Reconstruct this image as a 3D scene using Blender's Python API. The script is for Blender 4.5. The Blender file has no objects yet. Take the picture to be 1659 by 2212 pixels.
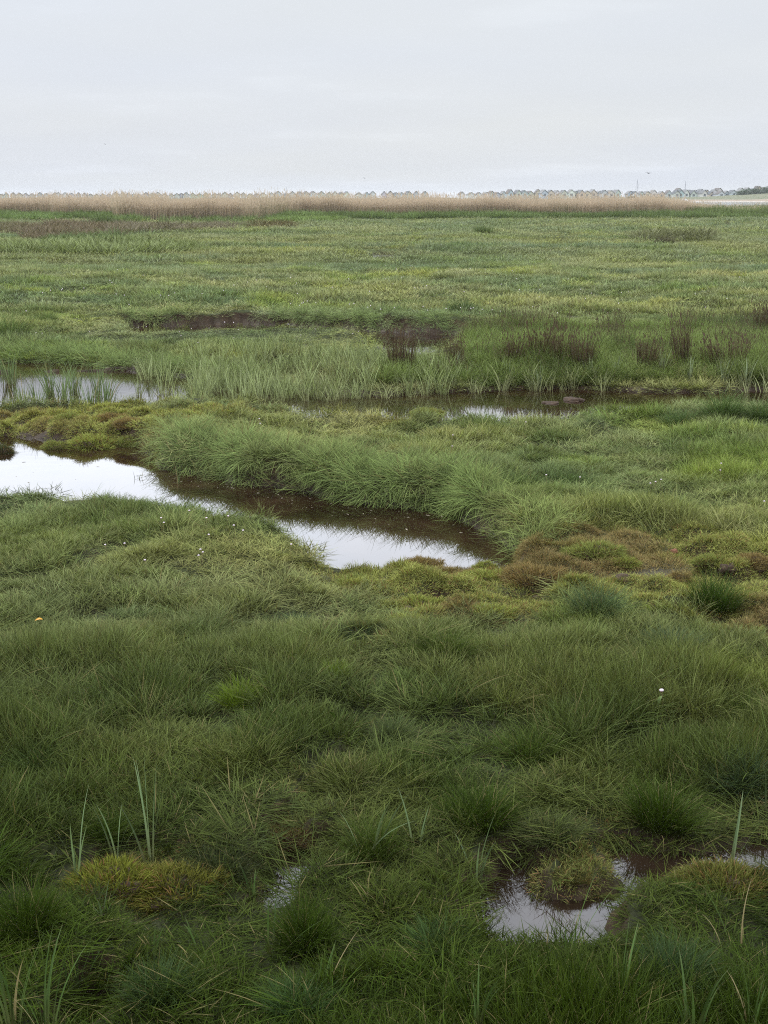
import bpy, math, random
import numpy as np
from mathutils import Vector, Matrix
rng = np.random.default_rng(7); random.seed(7)
S = bpy.context.scene; C = S.collection
R = math.radians
# ------------------------------------------------------------------ camera
FP = 2900.0; PW, PH = 1659.0, 2212.0; HOR = 424.0; CH = 1.7      # focal length and size in layout units
PITCH = math.atan((PH/2-HOR)/FP)
cam = bpy.data.cameras.new("camera"); camo = bpy.data.objects.new("camera", cam); C.objects.link(camo)
camo.location = (0, 0, CH); camo.rotation_euler = (math.pi/2-PITCH, 0, 0)
cam.sensor_fit = 'HORIZONTAL'; cam.sensor_width = 24.0; cam.lens = 24.0*FP/PW
cam.clip_start = 0.05; cam.clip_end = 6000
S.camera = camo
S.render.resolution_x, S.render.resolution_y = 768, 1024
S.view_settings.view_transform = 'Standard'; S.view_settings.look = 'None'; S.view_settings.gamma = 1
S.view_settings.exposure = 0.0
S.cycles.use_denoising = False; S.cycles.filter_width = 1.1; S.cycles.use_adaptive_sampling = True; S.cycles.adaptive_threshold = 0.008
S.cycles.max_bounces = 6; S.cycles.diffuse_bounces = 2; S.cycles.glossy_bounces = 3
S.cycles.transmission_bounces = 2; S.cycles.volume_bounces = 1; S.cycles.transparent_max_bounces = 4
# ------------------------------------------------------------------ world: high thin overcast over a Nishita sky
SUN_EL, SUN_AZ = R(52), R(-35)      # azimuth from +Y towards +X
W = bpy.data.worlds.new("World"); S.world = W; W.use_nodes = True
nt = W.node_tree; nt.nodes.clear(); N = nt.nodes; L = nt.links
def nd(tree, t, **k):
    n = tree.nodes.new(t)
    for a, b in k.items(): setattr(n, a, b)
    return n
def mth(tree, op, a, b=None, c=None, clamp=False):
    n = tree.nodes.new('ShaderNodeMath'); n.operation = op; n.use_clamp = clamp
    for i, v in enumerate((a, b, c)):
        if v is None: continue
        if isinstance(v, (int, float)): n.inputs[i].default_value = v
        else: tree.links.new(v, n.inputs[i])
    return n.outputs[0]
def mixc(tree, f, a, b, mode='MIX'):
    n = tree.nodes.new('ShaderNodeMix'); n.data_type = 'RGBA'; n.blend_type = mode
    for s, v in ((n.inputs[0], f), (n.inputs[6], a), (n.inputs[7], b)):
        if isinstance(v, (int, float)): s.default_value = v
        elif isinstance(v, tuple): s.default_value = (*v[:3], 1)
        else: tree.links.new(v, s)
    return n.outputs[2]
def ramp(tree, fac, stops, interp='LINEAR'):
    n = tree.nodes.new('ShaderNodeValToRGB'); n.color_ramp.interpolation = interp
    e = n.color_ramp.elements
    while len(e) < len(stops): e.new(0.5)
    for q, (p, c) in zip(e, stops):
        q.position = p; q.color = (*c, 1) if not isinstance(c, (int, float)) else (c, c, c, 1)
    tree.links.new(fac, n.inputs[0]); return n.outputs[0]
sky = nd(nt, 'ShaderNodeTexSky', sky_type='NISHITA', sun_disc=False, sun_elevation=SUN_EL, sun_rotation=SUN_AZ,
         air_density=1.3, dust_density=3.0)
tc = nd(nt, 'ShaderNodeTexCoord'); sep = nd(nt, 'ShaderNodeSeparateXYZ'); L.new(tc.outputs['Generated'], sep.inputs[0])
el = sep.outputs['Z']
# cloud deck: direction projected on a plane overhead gives streets flattening to the horizon
den = mth(nt, 'ADD', mth(nt, 'MAXIMUM', el, 0.0), 0.09)
cx = mth(nt, 'DIVIDE', sep.outputs['X'], den); cy = mth(nt, 'DIVIDE', sep.outputs['Y'], den)
cmb = nd(nt, 'ShaderNodeCombineXYZ'); L.new(cx, cmb.inputs[0]); L.new(cy, cmb.inputs[1])
n1 = nd(nt, 'ShaderNodeTexNoise'); n1.inputs['Scale'].default_value = 0.62; n1.inputs['Detail'].default_value = 7
n1.inputs['Roughness'].default_value = 0.55; L.new(cmb.outputs[0], n1.inputs['Vector'])
n2 = nd(nt, 'ShaderNodeTexNoise'); n2.inputs['Scale'].default_value = 0.2; n2.inputs['Detail'].default_value = 3
L.new(cmb.outputs[0], n2.inputs['Vector'])
lum = ramp(nt, el, [(0.0, 0.402), (0.135, 0.402), (0.15, 0.56), (0.19, 0.86), (0.5, 0.97), (1.0, 1.0)])  # steep rise out of view added to brighten turf and water
front = ramp(nt, mth(nt, 'MULTIPLY_ADD', sep.outputs['Y'], .5, .5), [(.6, 0.0), (.9, 1.0)])      # added unseen glow ahead, just above the frame, to whiten the water
band = mth(nt, 'MULTIPLY', ramp(nt, el, [(0.138, 0.0), (0.18, 1.0), (0.35, .8), (0.7, 0.0)]), front)
lumb = mth(nt, 'MULTIPLY', mth(nt, 'MULTIPLY', lum, 2.06), mth(nt, 'MULTIPLY_ADD', band, .75, 1.0))
tint = ramp(nt, n2.outputs[0], [(0.38, (0.925, 0.985, 1.09)), (0.62, (0.97, 1.012, 1.05))])
wis = ramp(nt, n1.outputs[0], [(0.35, 0.97), (0.55, 0.995), (0.7, 1.08)])
c = mixc(nt, 1.0, mixc(nt, 1.0, tint, lumb, 'MULTIPLY'), wis, 'MULTIPLY')
skys = mixc(nt, 1.0, sky.outputs[0], (0.1, 0.1, 0.1), 'MULTIPLY')
col = mixc(nt, 0.93, skys, c)
bg = nd(nt, 'ShaderNodeBackground'); L.new(col, bg.inputs[0]); bg.inputs[1].default_value = 1.0
wo = nd(nt, 'ShaderNodeOutputWorld'); L.new(bg.outputs[0], wo.inputs[0])
# sun behind thin cloud
sl = bpy.data.lights.new("sun", 'SUN'); sl.energy = 1.5; sl.angle = R(14); sl.color = (1.0, 0.96, 0.9)
so = bpy.data.objects.new("sun", sl); C.objects.link(so)
sd = Vector((math.cos(SUN_EL)*math.sin(SUN_AZ), math.cos(SUN_EL)*math.cos(SUN_AZ), math.sin(SUN_EL)))
so.rotation_euler = sd.to_track_quat('Z', 'Y').to_euler(); so.location = sd*50
# ------------------------------------------------------------------ helpers
def ray(u, v):
    dx = (u-PW/2)/FP; dy = -(v-PH/2)/FP
    cp, sp = math.cos(PITCH), math.sin(PITCH)
    return dx, cp+dy*sp, -sp+dy*cp
def gp(u, v, z=0.0):                    # layout point -> point on the level z
    x, y, w = ray(u, v); t = (z-CH)/w
    return (x*t, y*t, z)
def uv(x, y, z=0.0):                    # world -> layout units (numpy)
    cp, sp = math.cos(PITCH), math.sin(PITCH)
    zz = z-CH
    dep = y*cp-zz*sp; up = y*sp+zz*cp
    dep = np.maximum(dep, 0.05)
    return PW/2+FP*x/dep, PH/2-FP*up/dep
def _h(i, j, s):
    n = (i*374761393+j*668265263+s*1442695041) & 0xffffffff
    n = ((n ^ (n >> 13))*1274126177) & 0xffffffff
    return ((n ^ (n >> 16)) & 0xffff)/65535.0
def noise(x, y, s=0):
    x = np.asarray(x, float); y = np.asarray(y, float)
    i = np.floor(x).astype(np.int64); j = np.floor(y).astype(np.int64)
    fx = x-i; fy = y-j; fx = fx*fx*(3-2*fx); fy = fy*fy*(3-2*fy)
    a = _h(i, j, s)*(1-fx)+_h(i+1, j, s)*fx; b = _h(i, j+1, s)*(1-fx)+_h(i+1, j+1, s)*fx
    return a*(1-fy)+b*fy
def fbm(x, y, s=0, o=3):
    t = 0; a = 1; w = 0
    for k in range(o):
        t = t+a*noise(x*2**k+17.3*k, y*2**k-9.1*k, s+k); w += a; a *= 0.5
    return t/w
def sm(a, b, x): t = np.clip((x-a)/(b-a), 0, 1); return t*t*(3-2*t)
def inpoly(px, py, P):
    r = np.zeros(np.shape(px), bool); n = len(P)
    for k in range(n):
        x1, y1 = P[k][:2]; x2, y2 = P[(k+1) % n][:2]
        if y1 == y2: continue
        c = ((y1 > py) != (y2 > py)) & (px < (x2-x1)*(py-y1)/(y2-y1)+x1)
        r ^= c
    return r
def sdist(px, py, P):                   # negative inside
    d = np.full(np.shape(px), 1e9); n = len(P)
    for k in range(n):
        x1, y1 = P[k][:2]; x2, y2 = P[(k+1) % n][:2]
        ex, ey = x2-x1, y2-y1; l = ex*ex+ey*ey+1e-12
        t = np.clip(((px-x1)*ex+(py-y1)*ey)/l, 0, 1)
        d = np.minimum(d, np.hypot(px-x1-t*ex, py-y1-t*ey))
    return np.where(inpoly(px, py, P), -d, d)
def gpoly(pts, z=0.0): return [gp(p[0], p[1], p[2] if len(p) > 2 else z) for p in pts]
# ------------------------------------------------------------------ water outlines
ZW = -0.14; NB = 0.06
CH_A = gpoly([(-420,955,ZW),(-200,930,ZW),(-60,925,ZW),(20,938,ZW),(80,944,ZW),(140,952,ZW),(200,958,ZW),(250,955,ZW),(310,966,ZW),(345,988,ZW),(352,1008,ZW),(372,1012,ZW),
  (450,1026,ZW),(540,1042,ZW),(610,1050,ZW),(640,1052,ZW),(700,1064,ZW),(760,1082,ZW),(830,1092,ZW),(900,1100,ZW),(985,1104,ZW),(1005,1124,ZW),(1060,1146,ZW),(1088,1160,ZW),(1120,1176,-0.1),
  (1090,1212,-0.02),(1000,1190,0),(960,1192,0),(905,1185,0.05),(850,1185,NB),(780,1185,NB),(690,1190,NB),(645,1150,NB),(560,1112,NB),(470,1090,NB),(300,1076,.03),(100,1069,.01),(0,1064,.01),(-300,1058,.01)])
CH_B = gpoly([(-400,776,ZW),(-100,780,ZW),(0,788,ZW),(150,794,ZW),(300,800,ZW),(420,815,ZW),(560,838,ZW),(680,848,ZW),(840,852,ZW),(950,846,ZW),(1060,842,ZW),(1160,838,ZW),(1250,840,ZW),(1400,846,ZW),(1540,846,ZW),(1760,840,ZW),(2100,836,ZW),
  (2100,850,.04),(1760,854,.075),(1659,858,.075),(1500,864,.075),(1400,870,.075),(1300,880,.075),(1180,887,.075),(1000,885,.075),(850,888,.04),(750,890,.04),(660,889,.04),(600,876,.0),(480,877,-.03),(330,879,-.05),(200,881,-.06),(100,881,-.06),(0,884,-.06),(-400,890,-.06)])
CH_C = gpoly([(790,716,ZW),(850,719,ZW),(920,722,ZW),(988,722,ZW),(1010,728,ZW),(985,750,-.08),(940,772,-.05),(880,776,-.05),(832,772,-.05),(805,752,-.06),(785,732,-.06)])
CH_D = gpoly([(262,707,-.15),(400,705,-.15),(520,702,-.15),(640,705,-.15),(720,711,-.15),(800,717,-.15),(880,721,-.15),(830,726,.04),(760,724,-.03),(640,719,-.02),(500,716,.0),(380,716,.04),(290,718,.04)])
CH_E = gpoly([(-400,770,ZW),(-60,776,ZW),(60,782,ZW),(180,786,ZW),(240,790,ZW),(235,802,ZW),(0,805,ZW),(-400,800,ZW)])
CH_G = gpoly([(1200,519,ZW),(1225,517,ZW),(1245,520,ZW),(1235,525,.1),(1205,525,.1)])
CH_H = gpoly([(750,548,ZW),(800,552,ZW),(860,550,ZW),(910,553,ZW),(860,566,0.03),(790,566,0.03)])
ZP = -0.055
PL1 = gpoly([(1005,2020),(1040,1945),(1060,1905),(1075,1870),(1120,1862),(1165,1880),(1150,1915),(1180,1940),(1260,1945),(1330,1925),(1345,1895),(1330,1865),(1330,1840),(1400,1835),(1500,1850),(1590,1840),(1660,1815),(1860,1790),(1860,1850),(1670,1868),(1600,1880),(1480,1885),(1390,1925),(1350,1975),(1320,2010),(1310,2060),(1200,2075),(1080,2070)], ZP)
PL2 = gpoly([(562,1945),(585,1905),(600,1870),(640,1850),(700,1845),(700,1880),(668,1900),(652,1928),(618,1970),(575,1980)], ZP)
PL3 = gpoly([(180,2170),(205,2150),(225,2180),(225,2240),(160,2250)], ZP)
PL4 = gpoly([(230,1990),(330,1965),(400,1975),(470,2010),(420,2060),(300,2050),(230,2030)], -0.03)   # bare peat hollow
MOSS = [[(690,1200),(880,1170),(960,1165),(1060,1180),(1180,1150),(1330,1140),(1500,1150),(1700,1165),(1950,1170),(1950,1420),(1700,1410),(1540,1400),(1500,1340),(1440,1320),(1330,1310),(1240,1290),(1120,1330),(960,1350),(840,1355),(830,1310),(700,1270)],
        [(-300,880),(0,874),(120,872),(330,872),(560,892),(600,905),(420,925),(330,950),(340,985),(240,975),(-300,960)],
        [(170,1900),(200,1870),(320,1850),(420,1880),(520,1905),(520,1950),(420,1950),(300,1945),(190,1935)],
        [(580,1770),(620,1745),(670,1775),(660,1815),(600,1815)],
        [(1120,1870),(1200,1840),(1290,1850),(1340,1900),(1280,1950),(1160,1940)],
        [(1370,1915),(1440,1885),(1560,1870),(1700,1880),(1700,1950),(1560,1965),(1430,1950)],
        [(830,865),(1000,868),(1000,905),(840,905)],
        [(640,1370),(800,1370),(840,1395),(780,1420),(660,1410)]]
MOSSW = [gpoly(m) for m in MOSS]
def mossmask(x, y):
    m = np.zeros(np.shape(x))
    for P in MOSSW:
        x0 = min(p[0] for p in P)-.4; x1 = max(p[0] for p in P)+.4; y0 = min(p[1] for p in P)-.4; y1 = max(p[1] for p in P)+.4
        s = (x > x0) & (x < x1) & (y > y0) & (y < y1)
        if s.any():
            sc = 0.03*y[s]
            m[s] = np.maximum(m[s], 1-sm(-1, 1, sdist(x[s]+(noise(x[s]*3, y[s]*3, 5)-.5)*.3, y[s]+(noise(x[s]*3, y[s]*3, 6)-.5)*.5, P)/sc))
    return m
def domes(x, y, cell, rad, s):           # field of rounded mounds separated by creases; returns 0..1 and a random per mound
    i0 = np.floor(x/cell).astype(np.int64); j0 = np.floor(y/cell).astype(np.int64); best = np.zeros(np.shape(x)); rid = np.zeros(np.shape(x))
    for a in (-1, 0, 1):
        for b in (-1, 0, 1):
            i, j = i0+a, j0+b; cx_ = (i+.15+.7*_h(i, j, s))*cell; cy_ = (j+.15+.7*_h(i, j, s+1))*cell; q = _h(i, j, s+2)
            r = rad*(.6+.7*q); v = np.sqrt(np.clip(1-((x-cx_)**2+(y-cy_)**2)/(r*r), 0, 1))*(.35+.65*_h(i, j, s+3))
            k = v > best; best = np.where(k, v, best); rid = np.where(k, q, rid)
    return best, rid
def warp(x, y): return x+.2*(noise(x*5, y*5, 201)-.5)+.06*(noise(x*14, y*14, 203)-.5), y+.2*(noise(x*5, y*5, 202)-.5)+.06*(noise(x*14, y*14, 204)-.5)
def height(x, y, full=False):
    x = np.asarray(x, float); y = np.asarray(y, float)
    d = np.hypot(x, y)
    near = 1-sm(20, 50, d)
    h = (fbm(x*.55, y*.55, 1)-.5)*.10+(fbm(x*2.4, y*2.4, 11)-.5)*.07*near
    h = h*sm(.6, 2.5, d)+(fbm(x*.12, y*.16, 21)-.5)*.16*sm(12, 25, d)
    fd = d > 14
    if fd.any():
        q1 = domes(x[fd]+noise(x[fd]*.7, y[fd]*.7, 3), y[fd]*.75+noise(x[fd]*.7, y[fd]*.7, 4), 2.6, 2.0, 401)[0]; q2 = domes(x[fd]*.6, y[fd]*1.0+2*noise(x[fd]*.2, y[fd]*.2, 5), 7.5, 5.2, 411)[0]
        q3 = np.minimum(sdist(x[fd], y[fd], CH_D), sdist(x[fd], y[fd], CH_C)); h[fd] += sm(.2, 2.2, q3)*sm(14, 20, d[fd])*(1-sm(100, 135, d[fd]))*(.11*q1+.12*q2-.08)
    mm = mossmask(x, y)
    wx, wy = warp(x, y); kn = d < 30
    if kn.any():
        dm = np.zeros(x.shape); dg = np.zeros(x.shape)
        dm[kn] = domes(wx[kn], wy[kn], .26, .19, 301)[0]; dg[kn] = domes(wx[kn], wy[kn], .46, .33, 311)[0]
        h = h+mm*((.11*dm*(.7+.6*noise(x*9, y*9, 207))-.06)*sm(4.4, 5, y)+(.045*dm-.03)*(1-sm(4.4, 5, y)))+(1-mm)*(.055*dg-.02)*sm(.8, 2, d)
    bar = sm(-4.6, -2.0, x)*0+(1-sm(-2.2, -1.3, x))*sm(9.9, 10.5, y)*(1-sm(12.2, 12.6, y))
    nm_ = (y < 4.6) & (mm > .3); h = np.where(nm_, np.minimum(h, -.015), h)
    h = np.maximum(h, -0.065)-bar*.05
    # raised shoulders of the banks
    rag = (fbm(x*3.0, y*3.0, 41, 2)-.5)*.22
    wob = (noise(x*1.4, y*1.4, 44)-.5)*.2
    for P, zb, rg, w in ((CH_A, -.5, .7, .16), (CH_B, -.5, .5, .16), (CH_C, -.5, .8, .16), (CH_D, -.165, .5, .3), (CH_E, -.4, .6, .15), (CH_G, -.4, 1, .5), (CH_H, -.16, 1, 1.)):
        x0 = min(p[0] for p in P)-1; x1 = max(p[0] for p in P)+1; y0 = min(p[1] for p in P)-1; y1 = max(p[1] for p in P)+1
        s = (x > x0) & (x < x1) & (y > y0) & (y < y1)
        if not s.any(): continue
        q = sdist(x[s], y[s], P)+(rag[s]+wob[s])*rg*.6
        wb = np.where(y[s] > {id(CH_B): 12.3, id(CH_E): 14.5, id(CH_C): 16.5}.get(id(P), 1e9), {id(CH_B): .9, id(CH_E): .6, id(CH_C): .3}.get(id(P), .05), .05); lg_ = -.15 if P is CH_D else ZW+.03; top = h[s]+0.03*np.exp(-(q-.25)**2/.06)*(mm[s] < .3)
        h[s] = np.where(q > 0, top*sm(-0.02, wb, q)+lg_*(1-sm(-0.02, wb, q)), lg_*1.0-.0+(zb-lg_)*sm(0, w*1.4, -q))
        h[s] = np.where(q > wb, top, h[s])
    for P, zb, w in ((PL1, -.10, .035), (PL2, -.10, .03), (PL3, -.1, .03), (PL4, -.045, .1)):
        x0 = min(p[0] for p in P)-.5; x1 = max(p[0] for p in P)+.5; y0 = min(p[1] for p in P)-.5; y1 = max(p[1] for p in P)+.5
        s = (x > x0) & (x < x1) & (y > y0) & (y < y1)
        if not s.any(): continue
        q = sdist(x[s], y[s], P)+rag[s]*.25+(noise(x[s]*16, y[s]*16, 3)-.5)*.05
        k = sm(-w, .06, q); h[s] = h[s]*k+(zb+.02*noise(x[s]*20, y[s]*20, 8))*(1-k)
    # far: beyond the reeds the marsh drops to the harbour, then the sand spit rises, then the sea
    far = sm(135, 150, y); h = h*(1-far)+(-.8)*far
    side = 1-sm(0, 260, x+40)          # spit curves away on the left
    sp0 = 455+side*110
    spit = sm(sp0, sp0+20, y)*(1-sm(sp0+420, sp0+450, y))
    dune = sm(sp0+40, sp0+110, y)*(1.0-side)*1.0
    hill = 2.3*sm(60, 130, x-.17*(y-600)-60)*sm(sp0+20, sp0+100, y)
    h = np.where(y > 300, h*(1-spit)+spit*(.35+dune+hill+.25*noise(x*.05, y*.05, 9)), h)
    return h
# ------------------------------------------------------------------ mesh helpers
def mesh_np(name, co, faces_list, smooth=True):
    """faces_list: list of (F,k) int arrays"""
    me = bpy.data.meshes.new(name); co = np.asarray(co, np.float32)
    me.vertices.add(len(co)); me.vertices.foreach_set('co', co.ravel())
    li = np.concatenate([f.ravel() for f in faces_list]).astype(np.int32)
    cnt = np.concatenate([np.full(len(f), f.shape[1]) for f in faces_list]).astype(np.int32)
    me.loops.add(len(li)); me.loops.foreach_set('vertex_index', li)
    me.polygons.add(len(cnt)); me.polygons.foreach_set('loop_start', np.concatenate([[0], np.cumsum(cnt)[:-1]]).astype(np.int32))
    try: me.polygons.foreach_set('loop_total', cnt)
    except Exception: pass
    me.update(calc_edges=True)
    me.polygons.foreach_set('use_smooth', np.full(len(cnt), smooth)); me.validate()
    return me
def fattr(me, name, v):
    a = me.attributes.new(name, 'FLOAT', 'POINT'); a.data.foreach_set('value', np.asarray(v, np.float32))
def link(name, me, mat=None, parent=None, loc=(0,0,0), rot=(0,0,0), scl=None):
    o = bpy.data.objects.new(name, me); C.objects.link(o); o.location = loc; o.rotation_euler = rot
    if scl is not None: o.scale = scl
    if mat is not None and me is not None and len(me.materials) == 0: me.materials.append(mat)
    if parent: o.parent = parent
    return o
def tag(o, label=None, cat=None, group=None, kind=None):
    if label: o['label'] = label
    if cat: o['category'] = cat
    if group: o['group'] = group
    if kind: o['kind'] = kind
    return o
class MB:
    def __init__(s): s.v = []; s.f = []
    def box(s, x0, x1, y0, y1, z0, z1):
        b = len(s.v); s.v += [(x0,y0,z0),(x1,y0,z0),(x1,y1,z0),(x0,y1,z0),(x0,y0,z1),(x1,y0,z1),(x1,y1,z1),(x0,y1,z1)]
        s.f += [tuple(b+i for i in q) for q in ((0,3,2,1),(4,5,6,7),(0,1,5,4),(1,2,6,5),(2,3,7,6),(3,0,4,7))]; return s
    def poly(s, pts, fs): b = len(s.v); s.v += pts; s.f += [tuple(b+i for i in q) for q in fs]; return s
    def tube(s, pts, rad, n=6):
        b = len(s.v); pts = [Vector(p) for p in pts]; m = len(pts)
        for k, p in enumerate(pts):
            t = (pts[min(k+1, m-1)]-pts[max(k-1, 0)]).normalized(); a = t.orthogonal().normalized(); c = t.cross(a)
            r = rad[k] if hasattr(rad, '__len__') else rad
            s.v += [tuple(p+(a*math.cos(2*math.pi*j/n)+c*math.sin(2*math.pi*j/n))*r) for j in range(n)]
        for k in range(m-1):
            s.f += [(b+k*n+j, b+k*n+(j+1) % n, b+(k+1)*n+(j+1) % n, b+(k+1)*n+j) for j in range(n)]
        s.f += [tuple(b+j for j in range(n))[::-1], tuple(b+(m-1)*n+j for j in range(n))]; return s
    def mesh(s, name, smooth=False):
        me = bpy.data.meshes.new(name); me.from_pydata(s.v, [], s.f); me.update()
        for p in me.polygons: p.use_smooth = smooth
        return me
    def build(s, name, mat, parent=None, smooth=False, **k): return link(name, s.mesh(name, smooth), mat, parent, **k)
# ------------------------------------------------------------------ materials
def newmat(name):
    m = bpy.data.materials.new(name); m.use_nodes = True; t = m.node_tree; t.nodes.clear()
    o = t.nodes.new('ShaderNodeOutputMaterial'); return m, t, o
def simple(name, colr, rough=.6, spec=.4, var=0.0, scale=8):
    m, t, o = newmat(name); p = nd(t, 'ShaderNodeBsdfPrincipled')
    p.inputs['Roughness'].default_value = rough; p.inputs['Specular IOR Level'].default_value = spec
    if var:
        tcn = nd(t, 'ShaderNodeTexCoord'); n = nd(t, 'ShaderNodeTexNoise'); n.inputs['Scale'].default_value = scale; n.inputs['Detail'].default_value = 5
        t.links.new(tcn.outputs['Object'], n.inputs['Vector'])
        cc = ramp(t, n.outputs[0], [(.3, tuple(q*(1-var) for q in colr)), (.7, tuple(min(1, q*(1+var)) for q in colr))])
        t.links.new(cc, p.inputs['Base Color'])
    else: p.inputs['Base Color'].default_value = (*colr, 1)
    t.links.new(p.outputs[0], o.inputs[0]); return m
def objcol(name, rough=.7, spec=.3):        # colour kept on the object itself
    m, t, o = newmat(name); p = nd(t, 'ShaderNodeBsdfPrincipled'); a = nd(t, 'ShaderNodeAttribute', attribute_type='OBJECT', attribute_name='col')
    t.links.new(a.outputs['Color'], p.inputs['Base Color']); p.inputs['Roughness'].default_value = rough; p.inputs['Specular IOR Level'].default_value = spec
    t.links.new(p.outputs[0], o.inputs[0]); return m
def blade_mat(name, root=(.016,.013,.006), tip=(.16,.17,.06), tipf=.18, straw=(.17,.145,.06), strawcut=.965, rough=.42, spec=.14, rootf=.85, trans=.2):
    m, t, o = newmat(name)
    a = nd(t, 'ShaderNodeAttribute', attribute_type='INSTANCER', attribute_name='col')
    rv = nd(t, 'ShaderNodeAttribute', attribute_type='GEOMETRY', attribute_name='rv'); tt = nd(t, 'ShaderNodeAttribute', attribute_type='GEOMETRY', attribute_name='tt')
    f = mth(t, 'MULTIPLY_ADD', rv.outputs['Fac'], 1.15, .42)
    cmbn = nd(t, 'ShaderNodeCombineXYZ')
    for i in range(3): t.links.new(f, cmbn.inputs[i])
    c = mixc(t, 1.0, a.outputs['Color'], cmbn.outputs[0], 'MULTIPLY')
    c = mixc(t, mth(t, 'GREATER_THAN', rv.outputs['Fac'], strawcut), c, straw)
    rt = ramp(t, tt.outputs['Fac'], [(0, rootf), (.5, 0.0)])  # near-black default root: shade between blades painted over brown dead sheaths
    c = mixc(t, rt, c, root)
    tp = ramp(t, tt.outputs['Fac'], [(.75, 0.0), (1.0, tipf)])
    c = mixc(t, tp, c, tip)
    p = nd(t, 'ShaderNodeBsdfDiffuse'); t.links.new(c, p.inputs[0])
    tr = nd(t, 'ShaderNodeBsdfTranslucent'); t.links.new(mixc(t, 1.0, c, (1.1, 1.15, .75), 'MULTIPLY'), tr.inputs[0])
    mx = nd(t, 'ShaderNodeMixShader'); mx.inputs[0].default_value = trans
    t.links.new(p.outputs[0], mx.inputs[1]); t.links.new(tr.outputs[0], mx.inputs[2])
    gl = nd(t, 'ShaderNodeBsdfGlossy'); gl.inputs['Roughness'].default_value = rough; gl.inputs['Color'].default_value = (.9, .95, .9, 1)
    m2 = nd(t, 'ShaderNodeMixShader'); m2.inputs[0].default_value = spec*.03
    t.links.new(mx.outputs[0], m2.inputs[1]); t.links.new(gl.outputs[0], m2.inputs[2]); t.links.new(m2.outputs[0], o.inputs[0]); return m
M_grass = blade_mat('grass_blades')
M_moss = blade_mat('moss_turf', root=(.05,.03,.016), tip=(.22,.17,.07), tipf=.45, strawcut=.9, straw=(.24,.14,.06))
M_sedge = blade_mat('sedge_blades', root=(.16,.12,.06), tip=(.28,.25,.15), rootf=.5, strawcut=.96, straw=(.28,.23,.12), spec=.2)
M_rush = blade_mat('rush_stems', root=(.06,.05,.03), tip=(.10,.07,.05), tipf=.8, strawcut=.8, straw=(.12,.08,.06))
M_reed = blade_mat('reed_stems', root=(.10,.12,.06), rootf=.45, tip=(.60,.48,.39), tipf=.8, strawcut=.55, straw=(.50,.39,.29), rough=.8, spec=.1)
# ground: peat with thatch
m, t, o = newmat('peat_ground'); M_ground = m
geo = nd(t, 'ShaderNodeNewGeometry'); tcn = geo.outputs['Position']
na = nd(t, 'ShaderNodeTexNoise'); na.inputs['Scale'].default_value = 9; na.inputs['Detail'].default_value = 8; na.inputs['Roughness'].default_value = .7; t.links.new(tcn, na.inputs['Vector'])
nb = nd(t, 'ShaderNodeTexNoise'); nb.inputs['Scale'].default_value = .8; nb.inputs['Detail'].default_value = 4; t.links.new(tcn, nb.inputs['Vector'])
peat = ramp(t, na.outputs[0], [(.3, (.018,.012,.008)), (.55, (.045,.03,.018)), (.75, (.10,.065,.04))])
thatch = ramp(t, na.outputs[0], [(.3, (.012,.012,.006)), (.55, (.03,.035,.014)), (.75, (.07,.07,.03))])
sx = nd(t, 'ShaderNodeSeparateXYZ'); t.links.new(tcn, sx.inputs[0])
up = nd(t, 'ShaderNodeSeparateXYZ'); t.links.new(geo.outputs['Normal'], up.inputs[0])
flat = mth(t, 'MULTIPLY', ramp(t, up.outputs['Z'], [(.8, 0.0), (.95, 1.0)]), ramp(t, mth(t, 'ADD', sx.outputs['Z'], .5), [(.40, 0.0), (.47, 1.0)]))
cc = mixc(t, flat, peat, thatch)
fargr = ramp(t, nb.outputs[0], [(.3, (.11,.15,.055)), (.7, (.16,.19,.075))])
cc = mixc(t, mth(t, 'MULTIPLY', ramp(t, mth(t, 'MULTIPLY', sx.outputs['Y'], .01), [(.12, 0.0), (.5, .85)]), flat), cc, fargr)
sand = ramp(t, na.outputs[0], [(.3, (.24,.19,.14)), (.7, (.30,.24,.18))])
sand = mixc(t, mth(t, 'GREATER_THAN', sx.outputs['Y'], 520.0), sand, ramp(t, nb.outputs[0], [(.4, (.10,.12,.06)), (.7, (.20,.18,.12))]))
cc = mixc(t, mth(t, 'GREATER_THAN', sx.outputs['Y'], 150.0), cc, sand)
p = nd(t, 'ShaderNodeBsdfPrincipled'); t.links.new(cc, p.inputs['Base Color']); p.inputs['Specular IOR Level'].default_value = .12
t.links.new(ramp(t, mth(t, 'ADD', sx.outputs['Z'], .5), [(.36, .35), (.5, .9)]), p.inputs['Roughness'])
bp = nd(t, 'ShaderNodeBump'); bp.inputs['Strength'].default_value = .6; bp.inputs['Distance'].default_value = .02; t.links.new(na.outputs[0], bp.inputs['Height']); t.links.new(bp.outputs[0], p.inputs['Normal'])
t.links.new(p.outputs[0], o.inputs[0])
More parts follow.
